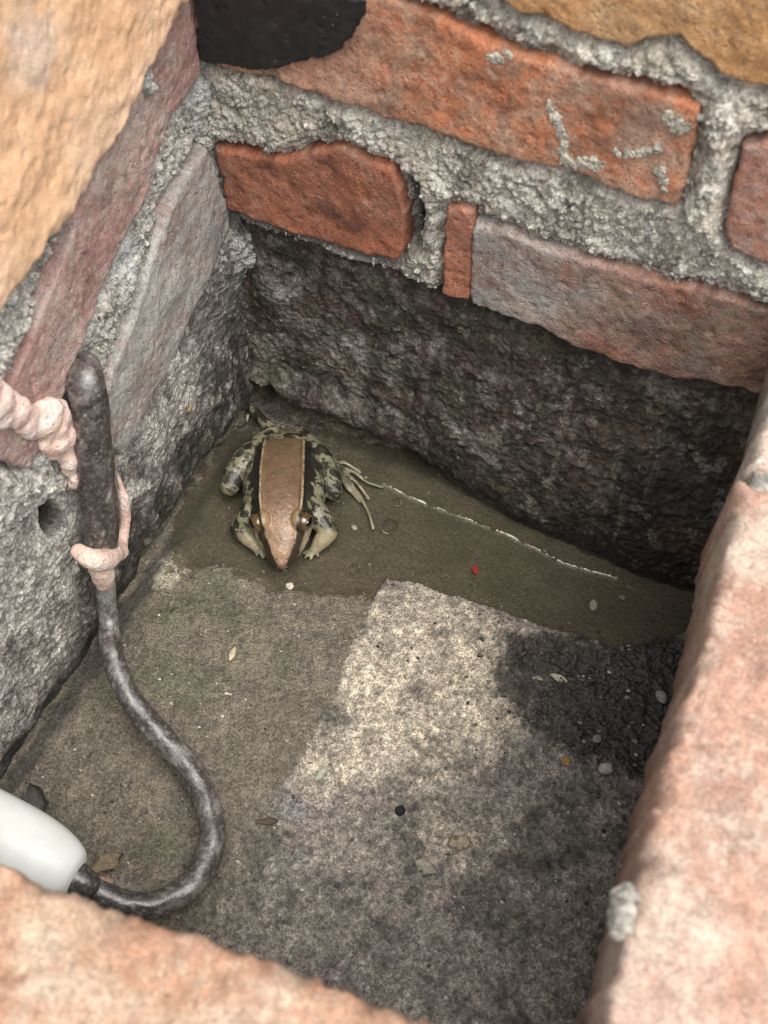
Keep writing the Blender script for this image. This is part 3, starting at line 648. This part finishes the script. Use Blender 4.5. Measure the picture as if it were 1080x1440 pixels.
d_ = (re1-re0)/np.linalg.norm(re1-re0)
rp0 = re0+d_*(-.075); 
jr = lambda px, py: float(np.dot(flo(px, py, ZR)[:2]-rp0, d_))
WR = rim_wall(rp0, re1+d_*.10, (-1, 0), [(.012, jr(1046, 640), brickcol((.50, .40, .34), (.54, .36, .28), 133, .6, (.58, .52, .44), .15), None),
        (jr(1040, 668), jr(830, 1440)+.05, c1, 'long pinkish orange rim brick')], 'right brick wall with pinkish orange rim bricks close to the viewer')
# a squeezed out dab of mortar on the inner arris
q0 = flo(874, 1268, ZR-.002); ps = []; gq = np.random.default_rng(9)
for _ in range(16):
    v, f = ball((0, 0, 0), 1.0, 12, 9); rr = .0016+.0022*gq.random()
    v = v*(rr*(1+.4*fbm(v[:, 0]*2+_, v[:, 1]*2, v[:, 2]*2, oct=3, seed=7+_, gain=.6)))[:, None]
    ps.append((v+q0+np.array([.0014+.0010*gq.standard_normal(), .0045*gq.standard_normal(), -.0015+.0022*gq.standard_normal()]), f))
v, f = merge(ps); build('mortar_dab', v, f, M_mortar, WR, np.tile([.42, .39, .34], (len(v), 1)))
fe0 = flo(0, 1230, ZR)[:2]; fe1 = flo(560, 1440, ZR)[:2]; e_ = (fe1-fe0)/np.linalg.norm(fe1-fe0)
pv = np.array([-e_[1], e_[0]])*.0038; fp0 = fe0-e_*.16+pv; fp1 = fe1+e_*.05+pv
WF = rim_wall(fp0, fp1, (0, 1), [(.002, .066, c2, None), (.076, .16+np.linalg.norm(fe1-fe0)+.028, c2, None)], 'front brick wall, blurred orange rim crossing the lower left corner')

# ================================================================== OBJECTS
# ---- hose along the left wall and across the floor
M_hose = mat('worn_rubber', rough=.24, var=.3, vscale=300, fine=900, bump=.5, bdist=.0006, spec=1.0, tint=((.30, .28, .26), 420, .52, .6), var2=.4)
M_foam = mat('foam', rough=.85, var=.1, vscale=420, fine=1100, bump=.9, bdist=.0009, spec=.25, pits=.6, var2=.14)
M_white = mat('white_plastic', (.88, .91, .87), rough=.38, var=.05, vscale=60, bump=.06, bdist=.0004, speck=((.1, .1, .09), 90, .035))
def lw(px, py, x): return hit(px, py, 0, x)
HS = empty('hose', lw(140, 780, 0), 'worn dark grey hose running down the left wall and curling across the floor', 'hose')
ds = lambda a, sd, f=140.: (lambda s, g: a*fbm(s*f, np.cos(g)*1.3+5, np.sin(g)*1.3+5, oct=4, seed=sd))
sv = [lw(112, 520, -.016), lw(116, 517, -.004), lw(120, 530, .0065), lw(123, 555, .0095), lw(128, 600, .0105), lw(136, 680, .0105), lw(141, 745, .0105), lw(143, 785, .0095)]
V, F, s, g = tube(sv, [.0088, .0090, .0092, .0095, .0097, .0099, .0099, .0094], 10, 36, 6, disp=ds(.0009, 5, 120.))
c = mixc(np.tile([.050, .042, .039], (len(V), 1)), (.15, .13, .12), .7*sst(0, .5, fbm(V[:, 0]*160, V[:, 1]*160, V[:, 2]*160, oct=4, seed=6)))
c = mixc(c, (.45, .40, .36), .7*sst(.75, .95, fbm(V[:, 0]*420, V[:, 1]*420, V[:, 2]*420, oct=2, seed=7)))
build('sleeve', V, F, M_hose, HS, c)
hp = [lw(146, 790, .010), lw(149, 830, .0115), lw(152, 870, .014), flo(158, 920, .040), flo(178, 972, .034), flo(212, 1020, .028), flo(250, 1060, .023), flo(280, 1103, .019), flo(296, 1150, .017), flo(296, 1195, .017), flo(272, 1240, .019), flo(232, 1267, .023), flo(185, 1272, .028), flo(140, 1255, .033), flo(100, 1232, .038)]
V, F, s, g = tube(hp, [.0054, .0056, .0058, .0061, .0064, .0067, .0069, .0070, .0071, .0071, .0070, .0069, .0066, .0062, .0058], 9, 30, 4, disp=ds(.0008, 9, 110.))
w = fbm(V[:, 0]*90, V[:, 1]*90, V[:, 2]*90, oct=5, seed=10, gain=.65)
c = mixc(np.tile([.060, .054, .052], (len(V), 1)), (.24, .22, .205), .75*sst(.0, .5, w+.5*fbm(V[:, 0]*420, V[:, 1]*420, V[:, 2]*420, oct=2, seed=13)))
c = mixc(c, (.30, .32, .34), .6*sst(.06, .0, s)); c = mixc(c, (.05, .04, .035), .8*sst(.15, .6, fbm(V[:, 0]*200, V[:, 1]*200, V[:, 2]*200, oct=4, seed=12)))
build('hose_body', V, F, M_hose, HS, c)

# ---- pink foam
def foam(name, parts, label, vox=.0010, amp=.0008):
    V, F, no = remesh(parts, vox, 9)
    n = fbm(V[:, 0]*130, V[:, 1]*130, V[:, 2]*130, oct=5, seed=14, gain=.62)
    V = V+no*(amp*n)[:, None]
    c = mixc(np.tile([.78, .56, .47], (len(V), 1)), (.84, .70, .62), sst(-.3, .5, n))
    c = mixc(c, (.60, .36, .27), .6*sst(.2, .8, fbm(V[:, 0]*90, V[:, 1]*90, V[:, 2]*90, oct=4, seed=15)))
    o = build(name, V, F, M_foam, None, c, loc=V.mean(0)); tagit(o, label, 'foam', 'pink foam lumps round the hose'); return o
def fb(px, py, x, r): return ball(lw(px, py, x), r)
def fs(px, py, r, t=.45): return ball(lw(px, py, .002), (r*t, r, r))
FP = [(-60, 515), (-5, 533), (25, 560), (45, 573), (62, 561), (95, 566), (103, 590), (110, 625), (114, 660), (112, 692), (98, 682), (86, 655), (60, 632), (30, 606), (0, 600), (-60, 585)]
gf = np.random.default_rng(21); fq = []
while len(fq) < 120:
    a_, b_ = gf.uniform(-60, 115), gf.uniform(515, 692); d_f = -float(polydist(np.array([a_]), np.array([b_]), FP)[0])
    if d_f > 3:
        r_ = min(.0072, .0016+d_f*.00036)*gf.uniform(.75, 1.1); fq.append(ball(lw(a_, b_, .0022+.004*gf.random()*min(1, d_f/14)), (r_*.75, r_, r_), 10, 8))
foam('sealant_foam', fq,
     'large pale pink foam lump spilling from the left edge to the upper hose')
foam('sealant_foam', [tube([lw(166, 668, .006), lw(174, 705, .008), lw(175, 740, .009), lw(168, 775, .012)], [.0012, .0032, .0036, .0042], 5, 12)[:2],
                      tube([lw(110, 775, .010), lw(128, 786, .018), lw(150, 786, .019), lw(168, 774, .013)], [.0045, .0058, .0062, .0050], 5, 14)[:2],
                      tube([lw(140, 790, .013), lw(144, 806, .014), lw(150, 825, .012)], [.0068, .0066, .0045], 5, 14)[:2]],
     'small pink foam collar wrapped round the hose joint')

# ---- white plastic fitting at the hose end
WFc = flo(108, 1236, .040); WFd = flo(-60, 1148, .052)
WT = empty('plastic_fitting', WFc, 'smooth white plastic fitting on the hose end behind the front rim', 'fitting')
ax = (WFd-WFc)/np.linalg.norm(WFd-WFc)
prof = [(0, .008), (.0015, .0115), (.004, .0140), (.009, .0165), (.018, .0190), (.030, .0205), (.045, .021), (.075, .021)]
V, F, s, g = tube([WFc+ax*d for d, r in prof], [r for d, r in prof], 6, 40, 5)
build('fitting_body', V, F, M_white, WT)
V, F, s, g = tube([WFc-ax*.006, WFc-ax*.002, WFc+ax*.003], [.0070, .0082, .0088], 5, 28, 2)
build('collar', V, F, M_hose, WT, np.tile([.06, .055, .05], (len(V), 1)))

# ---- the frog
S_ = flo(397, 801, .012); V_ = flo(403, 606, .015)
fo_ = (S_+V_)/2; fo_[2] = 0
fx = (S_-V_); fx[2] = 0; FL = np.linalg.norm(fx); fx /= FL; fy = np.array([-fx[1], fx[0], 0]); k_ = FL/92.0     # k_: metres per body unit
def W3(p): p = np.atleast_2d(np.asarray(p, float))*k_; return fo_+p[:, :1]*fx+p[:, 1:2]*fy+p[:, 2:]*np.array([0, 0, 1.])
def L3(px, py, z):
    q = flo(px, py, z*k_)-fo_; return [np.dot(q, fx)/k_, np.dot(q, fy)/k_, z]
SEC = [(-46, 3, 5, 12), (-43, 9, 3, 17), (-37, 15, 1, 22.5), (-28, 19.5, 0, 26.5), (-16, 22.5, 0, 29), (-4, 23.5, 0, 30.5), (6, 22.5, 0, 31), (13, 18.5, 2, 30.5), (20, 16.4, 4, 29.5), (27, 15.0, 5.5, 27.5), (33, 12.6, 6.5, 24.5), (39, 9.4, 7.4, 20.8), (43, 6.4, 8.2, 18.0), (45.4, 3.6, 9.4, 15.6), (46.3, .8, 11.3, 13.6)]
SX = np.array([q[0] for q in SEC]); xs = np.linspace(-46, 46.3, 70)
wy = np.interp(xs, SX, [q[1] for q in SEC]); zb = np.interp(xs, SX, [q[2] for q in SEC]); zt = np.interp(xs, SX, [q[3] for q in SEC])
sm = lambda a: np.convolve(np.pad(a, 2, mode='edge'), np.ones(5)/5, 'valid')
wy, zb, zt = sm(wy), sm(zb), sm(zt); wy[0] = wy[-1] = .4
th = np.linspace(0, 2*math.pi, 44, endpoint=False); VV = []
for x, w, b, t in zip(xs, wy, zb, zt):
    e = 2/2.2; y = w*np.sign(np.cos(th))*np.abs(np.cos(th))**e; sn = np.sin(th)
    mid = b+(t-b)*.42; z = mid+np.where(sn > 0, (t-mid), (mid-b))*np.sign(sn)*np.abs(sn)**(2/2.25)
    VV.append(np.stack([np.full(44, x), y, z], 1))
kk = len(VV); i = np.arange(kk*44).reshape(kk, 44); a, b = i[:-1], i[1:]
BF = np.stack([a, np.roll(a, -1, 1), np.roll(b, -1, 1), b], -1).reshape(-1, 4).tolist()+[i[0][::-1].tolist(), i[-1].tolist()]
fp = [(np.vstack(VV), BF)]
def tb(P, R, n=5, seg=12): fp.append(tube(P, R, n, seg, 4)[:2])
def ydors(x): return np.interp(x, [-46, -40, -34, -10, 10, 20, 27, 33, 40, 45, 47], [5, 9, 10.9, 11.6, 11.3, 10.6, 9.4, 7.6, 5.0, 2.7, .8])
def ztop(x): return np.interp(x, xs, zt)
for sg in (-1, 1):
    X = np.linspace(-36, 20, 12); tb([(x, sg*ydors(x), ztop(x)-1.6-.10*max(0, -20-x)) for x in X], [.9]+[1.35]*10+[1.0], 3, 8)      # dorsolateral folds
    fp.append(ball((24.3, sg*9.4, 25.4), (6.4, 4.4, 5.8)))                                     # raised eyelid
    fp.append(ball((12, sg*18.5, 15), (5, 4.5, 6)))                                             # shoulder
# right-hand side of the frog = left in the picture
hipR, kneeR, heelR = (-37, -11, 12), L3(323, 684, 11), L3(384, 606, 10)
tb([hipR, [(hipR[j]+kneeR[j])/2+(0, -2, 2)[j] for j in range(3)], kneeR], [7.5, 8.2, 5.6])
tb([kneeR, L3(330, 664, 14), L3(352, 632, 15), heelR], [5.4, 5.8, 5.2, 3.6])
tb([heelR, L3(368, 590, 9), L3(353, 572, 8)], [3.6, 3.0, 2.4])
for a_, b_ in (((350, 580, 5), (347, 592, 2)),): tb([L3(356, 576, 8), L3(*a_), L3(*b_)], [2.0, 1.5, .9], 4, 8)
hipL, kneeL, heelL = (-37, 11, 12), L3(468, 690, 10), L3(428, 612, 10)
tb([hipL, [(hipL[j]+kneeL[j])/2+(0, 2, 2)[j] for j in range(3)], kneeL], [7.5, 7.8, 5.4])
tb([kneeL, L3(466, 672, 14), L3(452, 645, 15), heelL], [5.2, 5.4, 4.8, 3.4])
tb([heelL, L3(448, 626, 7), L3(474, 655, 4)], [3.4, 2.6, 2.1])
ftL = L3(474, 655, 4)
for P in (((500, 690), (516, 716), (525, 743)), ((490, 668), (506, 684), (518, 701)), ((498, 664), (516, 678), (538, 685)), ((486, 682), (496, 694), (506, 705)), ((482, 650), (494, 656), (506, 664))):
    tb([ftL]+[L3(x, y, z) for (x, y), z in zip(P, (3.0, 1.8, 1.2))]+[], [1.7, 1.25, .95, 1.05], 4, 8)
# arms: elbows out, forearms turned in under the chin, four fingers each
for sh, el, wr, fg in (((12, -18, 14), L3(337, 742, 9), L3(363, 771, 3.2), ((379, 777), (377, 783), (370, 784), (361, 780))),
                       ((12, 18, 14), L3(462, 748, 9), L3(443, 772, 3.2), ((427, 778), (429, 784), (437, 786), (447, 781)))):
    mid_ = [(sh[j]+el[j])/2 for j in range(3)]
    tb([sh, mid_, el], [6.8, 6.4, 5.6]); tb([el, [(el[j]+wr[j])/2 for j in range(3)], wr], [5.6, 4.9, 3.2])
    for q in fg:
        e_2 = L3(q[0], q[1], 1.2); tb([wr, [(wr[j]+e_2[j])/2+(0, 0, .8)[j] for j in range(3)], e_2], [1.9, 1.2, .9], 4, 8)
V, F, no = remesh(fp, .55, 5)
x, y, z = V.T
ay = np.abs(y); yd = ydors(x); nz_ = no[:, 2]
nn = fbm(x*.16, y*.16, z*.16, oct=4, seed=201); nf = fbm(x*.9, y*.9, z*.9, oct=3, seed=202)
V = V+no*(.16*nf+.22*np.clip(fbm(x*.5, y*.5, z*.5, oct=2, seed=205)-.4, 0, 1)*2)[:, None]
up_ = (z > ztop(x)-(9.0+0*x))
c = np.tile([.235, .222, .145], (len(V), 1))
c = mixc(c, (.17, .165, .095), .8*sst(-.1, .5, nn)); c = mixc(c, (.40, .37, .25), .7*sst(8, 2, z)*sst(.0, .4, -nn+.2))
# black blotches of the flanks and limbs
f1, f2, ids = worley(x*.15+.25*nn, (y*.15+z*.13)+.2*nf, 203)
g1_, _, gi_ = worley(x*.34+.3*nn, (y*.34+z*.3)+.3*nf, 211)
bl = np.maximum(sst(.52, .40, f1+.10*nf)*(ids > .22), .85*sst(.46, .32, g1_+.08*nf)*(gi_ > .55))*sst(2.5, 6, z)
hind = (x < -10)*(ay > 22)*1.0; 
c = mixc(c, (.018, .016, .014), np.clip(bl, 0, 1)*.95)
bars = sst(.62, .8, np.sin(x*.42+ay*.55+2.2*nn))*((ay > 20) & (x < 0) & (z > 5)); c = mixc(c, (.07, .06, .04), .65*bars)
onb = (x > -39.5)&(up_)
dl = (ay-yd)
dors = sst(.3, -.4, dl+.25*nf)*sst(-33, -30.5, x+.9*nf)*up_*(ay < 17)
bd = sst(.6, 1.1, dl)*sst(5.6, 4.2, dl+2.6*nn)*sst(-34, -31, x)*sst(22, 19, x)*(z > 15)
c = mixc(c, (.016, .013, .011), bd*.97)
st_ = sst(.2, .7, dl)*sst(4.2, 3.0, dl+.4*nn)*sst(22, 25, x)*(z > 9.5); c = mixc(c, (.035, .020, .012), st_*.95)

lip = sst(3.6, 4.6, dl)*sst(22, 26, x)*(z > 5); c = mixc(c, (.40, .33, .21), lip*.8)
dc = mixc(np.tile([.160, .100, .058], (len(V), 1)), (.100, .070, .040), .75*sst(0., .6, nn+.012*(-x-8)))
dc = mixc(dc, (.34, .215, .135), .75*sst(10, 34, x)); dc = dc*(1+.16*nf+.25*np.clip(nn, -1, 1))[:, None]; dc = mixc(dc, (.05, .035, .022), .35*sst(.55, .8, fbm(x*.25, y*.25, oct=4, seed=207, gain=.65))*sst(15, 5, x))
lid = np.exp(-(((x-25)/5.)**2+((ay-9)/4.)**2)); dc = mixc(dc, (.33, .23, .13), .7*lid)
c = c*(1-dors[:, None])+dc*dors[:, None]
fold = (.55+.45*nf)*np.exp(-((dl-.1)/.55)**2)*sst(-38, -35, x)*sst(26, 20, x)*up_; c = mixc(c, (.50, .37, .20), .8*fold)
M_frog = mat('frog_skin', rough=.40, var=.2, vscale=800, fine=2200, bump=.45, bdist=.0003, spec=.38, coat=.22)
FR = empty('frog', fo_, 'brown backed frog with black side bands crouching in the back left corner', 'frog')
build('body', W3(V), F, M_frog, FR, c)
M_iris, M_pup = mat('iris', (.10, .062, .022), rough=.12, var=.3, vscale=1500, bump=0, spec=.6, coat=1.0), mat('pupil', (.006, .006, .006), rough=.08, var=.0, bump=0, spec=.6, coat=1.0)
for sg in (-1, 1):
    ec = np.array([25.2, sg*12.0, 25.0]); v, f = ball(ec, 5.3, 24, 16)
    eye = build('eye', W3(v), f, M_iris, FR)
    n_ = np.array([.40, sg*.80, .52]); n_ /= np.linalg.norm(n_); t1 = np.cross(n_, [0, 0, 1.]); t1 /= np.linalg.norm(t1); t2 = np.cross(t1, n_)
    v, f = ball(ec+n_*3.95, (3.3, 2.3, 1.6), 20, 12, np.stack([t1, t2, n_], 1)); build('pupil', W3(v), f, M_pup, eye)
for sg in (-1, 1):
    v, f = ball((43.0, sg*2.6, 16.8), (.7, .5, .5), 8, 6); build('nostril', W3(v), f, M_pup, FR)

# ---- small things lying on the floor
def fh(x, y): return float(floor_h(np.array([x]), np.array([y]))[0][0])
M_dry = mat('dry_leaf', rough=.8, var=.3, vscale=500, bump=.6, bdist=.0004)
def flake(name, px, py, ln, wd, ang, colr, label, cat, bend=.25, group=None, lift=.0008, pt=1.0, m_=None, irr=0.0):
    """a bit of leaf or husk: pointed oval, curled, with thickness"""
    c0 = flo(px, py); z0 = max(fh(c0[0], c0[1]), 0)+lift; nu, nv = 15, 7
    s = np.linspace(-1, 1, nu)[None]; t = np.linspace(-1, 1, nv)[:, None]
    half = wd/2*(1-np.abs(s)**(1.6*pt))**.75; n_ = fbm(s*2+px, s*0+py, oct=3, seed=int(px))
    X = s*ln/2+0*t; Y = t*half*(1+.22*n_+.30*irr*fbm(s*5+px, t*1.5, oct=3, seed=int(py))); Z = bend*wd*(t**2)*.8+bend*.10*ln*s*s+.06*wd*fbm(X*300+px, Y*300, oct=2, seed=5)
    up = np.stack([X, Y, Z+wd*.03], -1).reshape(-1, 3); dn = np.stack([X, Y, Z-max(.0003, wd*.05)], -1).reshape(-1, 3)
    i = np.arange(nu*nv).reshape(nv, nu); q = grid_faces(nu, nv); rg = np.concatenate([i[0, :-1], i[:-1, -1], i[-1, :0:-1], i[:0:-1, 0]])
    S = np.stack([rg, rg+nu*nv, np.roll(rg, -1)+nu*nv, np.roll(rg, -1)], 1)
    V = np.vstack([up, dn]); F = np.vstack([q, q[:, ::-1]+nu*nv, S[:, ::-1]])
    ca, sa = math.cos(ang), math.sin(ang)
    P = np.stack([c0[0]+ca*V[:, 0]-sa*V[:, 1], c0[1]+sa*V[:, 0]+ca*V[:, 1], z0+V[:, 2]], 1)
    cl = np.tile(np.array(colr), (len(P), 1))*(1+.25*fbm(V[:, 0]*400+px, V[:, 1]*400, oct=3, seed=8))[:, None]
    o = build(name, P, F, m_ or M_dry, None, cl, loc=(c0[0], c0[1], z0)); return tagit(o, label, cat, group)
def stone(name, px, py, r, colr, label, cat, group=None, sq=.65, rough=.25, seed=1):
    c0 = flo(px, py); z0 = max(fh(c0[0], c0[1]), -.001); v, f = ball((0, 0, 0), 1.0, 16, 11)
    d = 1+rough*fbm(v[:, 0]*1.3+seed, v[:, 1]*1.3, v[:, 2]*1.3, oct=3, seed=seed); v = v*d[:, None]*np.array([r, r*.8, r*sq]); a_ = seed*1.7
    P = np.stack([c0[0]+math.cos(a_)*v[:, 0]-math.sin(a_)*v[:, 1], c0[1]+math.sin(a_)*v[:, 0]+math.cos(a_)*v[:, 1], z0+r*sq*.5+v[:, 2]], 1)
    o = build(name, P, f, M_dry, None, np.tile(np.array(colr), (len(P), 1)), loc=(c0[0], c0[1], z0)); return tagit(o, label, cat, group)
HG = 'pale seed husks on the floor'
flake('seed_husk', 785, 957, .0115, .0042, -.05, (.50, .46, .33), 'pale seed husk lying on the black muck patch', 'husk', .3, HG)
flake('seed_husk', 452, 1093, .0105, .0046, 1.25, (.42, .44, .34), 'pale greenish husk beside the left edge of the dry patch', 'husk', .3, HG)
flake('seed_husk', 328, 922, .010, .0042, 1.7, (.46, .40, .27), 'pale husk alone on the damp brown floor between hose and dry patch', 'husk', .3, HG)
flake('seed_husk', 757, 957, .0055, .0028, -.2, (.40, .36, .27), 'tiny husk just left of the larger husk on the black muck', 'husk', .3, HG)
LG = 'scraps of dry leaf on the floor'
flake('leaf_scrap', 645, 1188, .0125, .0080, .5, (.36, .295, .21), 'tan crumpled leaf scrap on the middle of the floor', 'leaf', .5, LG, pt=2.2, irr=1.6)
flake('leaf_scrap', 598, 1221, .0135, .0065, -.1, (.30, .28, .22), 'grey tan leaf scrap below the crumpled tan one', 'leaf', .3, LG, pt=1.6, irr=1.6)
flake('leaf_scrap', 152, 1216, .020, .0095, .95, (.22, .175, .115), 'pointed brown leaf between the hose loop and the white fitting', 'leaf', .3, LG, lift=.002, irr=1.6)
flake('leaf_scrap', 152, 1247, .013, .008, -.3, (.38, .27, .21), 'pinkish brown leaf scrap touching the hose near the white fitting', 'leaf', .2, LG, lift=.003, irr=1.6)
flake('leaf_scrap', 70, 1150, .022, .012, -.75, (.085, .08, .072), 'dark grey curled leaf behind the white fitting', 'leaf', .7, LG, lift=.020, irr=1.6)
flake('leaf_scrap', 376, 1158, .0125, .0045, .5, (.12, .095, .06), 'dark brown sliver at the left border of the bright floor', 'leaf', .5, LG)
flake('petal', 668, 803, .0075, .0040, -.9, (.26, .022, .02), 'small red petal in the shallow water', 'petal', .08, None, lift=.0014)
PG = 'pebbles on the floor'
stone('pebble', 408, 824, .0028, (.62, .56, .44), 'tiny cream pebble in front of the frog snout', 'pebble', PG, seed=2)
stone('pebble', 835, 851, .0038, (.28, .265, .21), 'round pale pebble in the dark water to the right', 'pebble', PG, seed=3)
stone('pebble', 875, 840, .0024, (.16, .15, .12), 'smaller grey pebble beside the round pale one in water', 'pebble', PG, seed=13)
stone('pebble', 850, 1084, .0044, (.42, .40, .36), 'flat grey pebble right of the yellow pebble', 'pebble', PG, seed=4)
stone('pebble', 796, 1071, .0028, (.36, .23, .07), 'small yellow brown pebble at the lower edge of the black muck', 'pebble', PG, seed=5)
stone('pebble', 562, 1141, .0034, (.015, .015, .015), 'small black pebble on the dry grey floor', 'pebble', PG, seed=6)
stone('pebble', 928, 985, .0040, (.34, .34, .33), 'grey pebble beside the right wall on black muck', 'pebble', PG, seed=7)
stone('pebble', 838, 1043, .0030, (.22, .21, .19), 'dim grey pebble above the flat grey one', 'pebble', PG, seed=8)
stone('pebble', 498, 742, .0022, (.35, .33, .26), 'tiny grit pebble in the water right of the frog arm', 'pebble', PG, seed=9)
# bubbles on the water beside the frog
m, nt, p = mat_new('bubble_film'); nt.nodes.remove(p); N = nt.nodes.new; L = nt.links.new
tr = N('ShaderNodeBsdfTransparent'); tr.inputs[0].default_value = (.985, .985, .97, 1); gl = N('ShaderNodeBsdfGlossy'); gl.inputs['Roughness'].default_value = .03
fr = N('ShaderNodeLayerWeight'); fr.inputs[0].default_value = .12; mx = N('ShaderNodeMixShader')
L(fr.outputs['Fresnel'], mx.inputs[0]); L(tr.outputs[0], mx.inputs[1]); L(gl.outputs[0], mx.inputs[2]); L(mx.outputs[0], nt.nodes['Material Output'].inputs[0])
M_bub = m
M_ring = mat('foam_ring', (.34, .32, .26), rough=.25, var=.2, bump=.2)
def bubble(px, py, r, label):
    c0 = flo(px, py); v, f = ball((0, 0, 0), r, 20, 13); v[:, 2] = np.maximum(v[:, 2], -.1*r)*.7
    o = build('bubble', v+np.array([c0[0], c0[1], -.0002]), f, M_bub, None, loc=(c0[0], c0[1], 0)); tagit(o, label, 'bubble', 'bubbles on the water')
    th = np.linspace(0, 2*math.pi, 22); th = th[th < 3.6]+px
    V, F, _, _ = tube([(c0[0]+r*math.cos(t), c0[1]+r*math.sin(t), -.0001) for t in th], [.00026+.00018*math.sin(3*t) for t in th], 2, 6, 2)
    build('foam_ring', V, F, M_ring, o)
bubble(548, 740, .0058, 'largest clear bubble on the water right of the toes')
bubble(497, 800, .0042, 'clear bubble on the water to the right of the snout')
bubble(558, 706, .0030, 'small bubble between the largest bubble and the pale waterline')
bubble(478, 708, .0022, 'tiny bubble against the frog knee on the right')
# grit spilled over the dark muck: nobody could count it
parts = []; v0, f0 = ball((0, 0, 0), 1.0, 6, 5)
dkx, dky = np.array([p[0] for p in DARK]), np.array([p[1] for p in DARK])
U = rng.uniform(dkx.min()-.02, dkx.max()+.01, 2600); Wv = rng.uniform(dky.min()-.05, dky.max()+.02, 2600)
sdk = polydist(U, Wv, DARK); keep = rng.uniform(0, 1, 2600) < np.where(sdk < 0, .75, .35*np.exp(-sdk/.02)); U, Wv = U[keep], Wv[keep]
hz = floor_h(U, Wv)[0]; cols = []
for u_, v_, z_ in zip(U, Wv, hz):
    r = .0004+.0016*rng.random()**5; rad = r*(1+.3*rng.standard_normal(len(v0)))[:, None]*np.array([1, .8, .7])
    parts.append((v0*rad+np.array([u_, v_, z_+r*.3]), f0)); g_ = .04+.26*rng.random()**2.5; cols.append(np.tile([g_, g_*.95, g_*.85], (len(v0), 1)))
V, F = merge(parts); gr = build('gravel', V, F, M_dry, None, np.vstack(cols)); tagit(gr, kind='stuff')

# tiny sand grains and crumbs scattered over the floor
parts, cols = [], []; v0, f0 = ball((0, 0, 0), 1.0, 5, 4)
U = rng.uniform(.004, .33, 1500); Wv = rng.uniform(-.36, -.012, 1500); hz = floor_h(U, Wv)[0]
for u_, v_, z_ in zip(U, Wv, hz):
    r = .00035+.0012*rng.random()**5; rad = r*(1+.3*rng.standard_normal(len(v0)))[:, None]*np.array([1.1, .8, .6])
    parts.append((v0*rad+np.array([u_, v_, z_+r*.2]), f0)); g_ = .05+.12*rng.random() if rng.random() < .6 else .35+.3*rng.random()
    cols.append(np.tile([g_, g_*.94, g_*.8], (len(v0), 1)))
V, F = merge(parts); gr = build('sand_grains', V, F, M_dry, None, np.vstack(cols)); tagit(gr, kind='stuff')
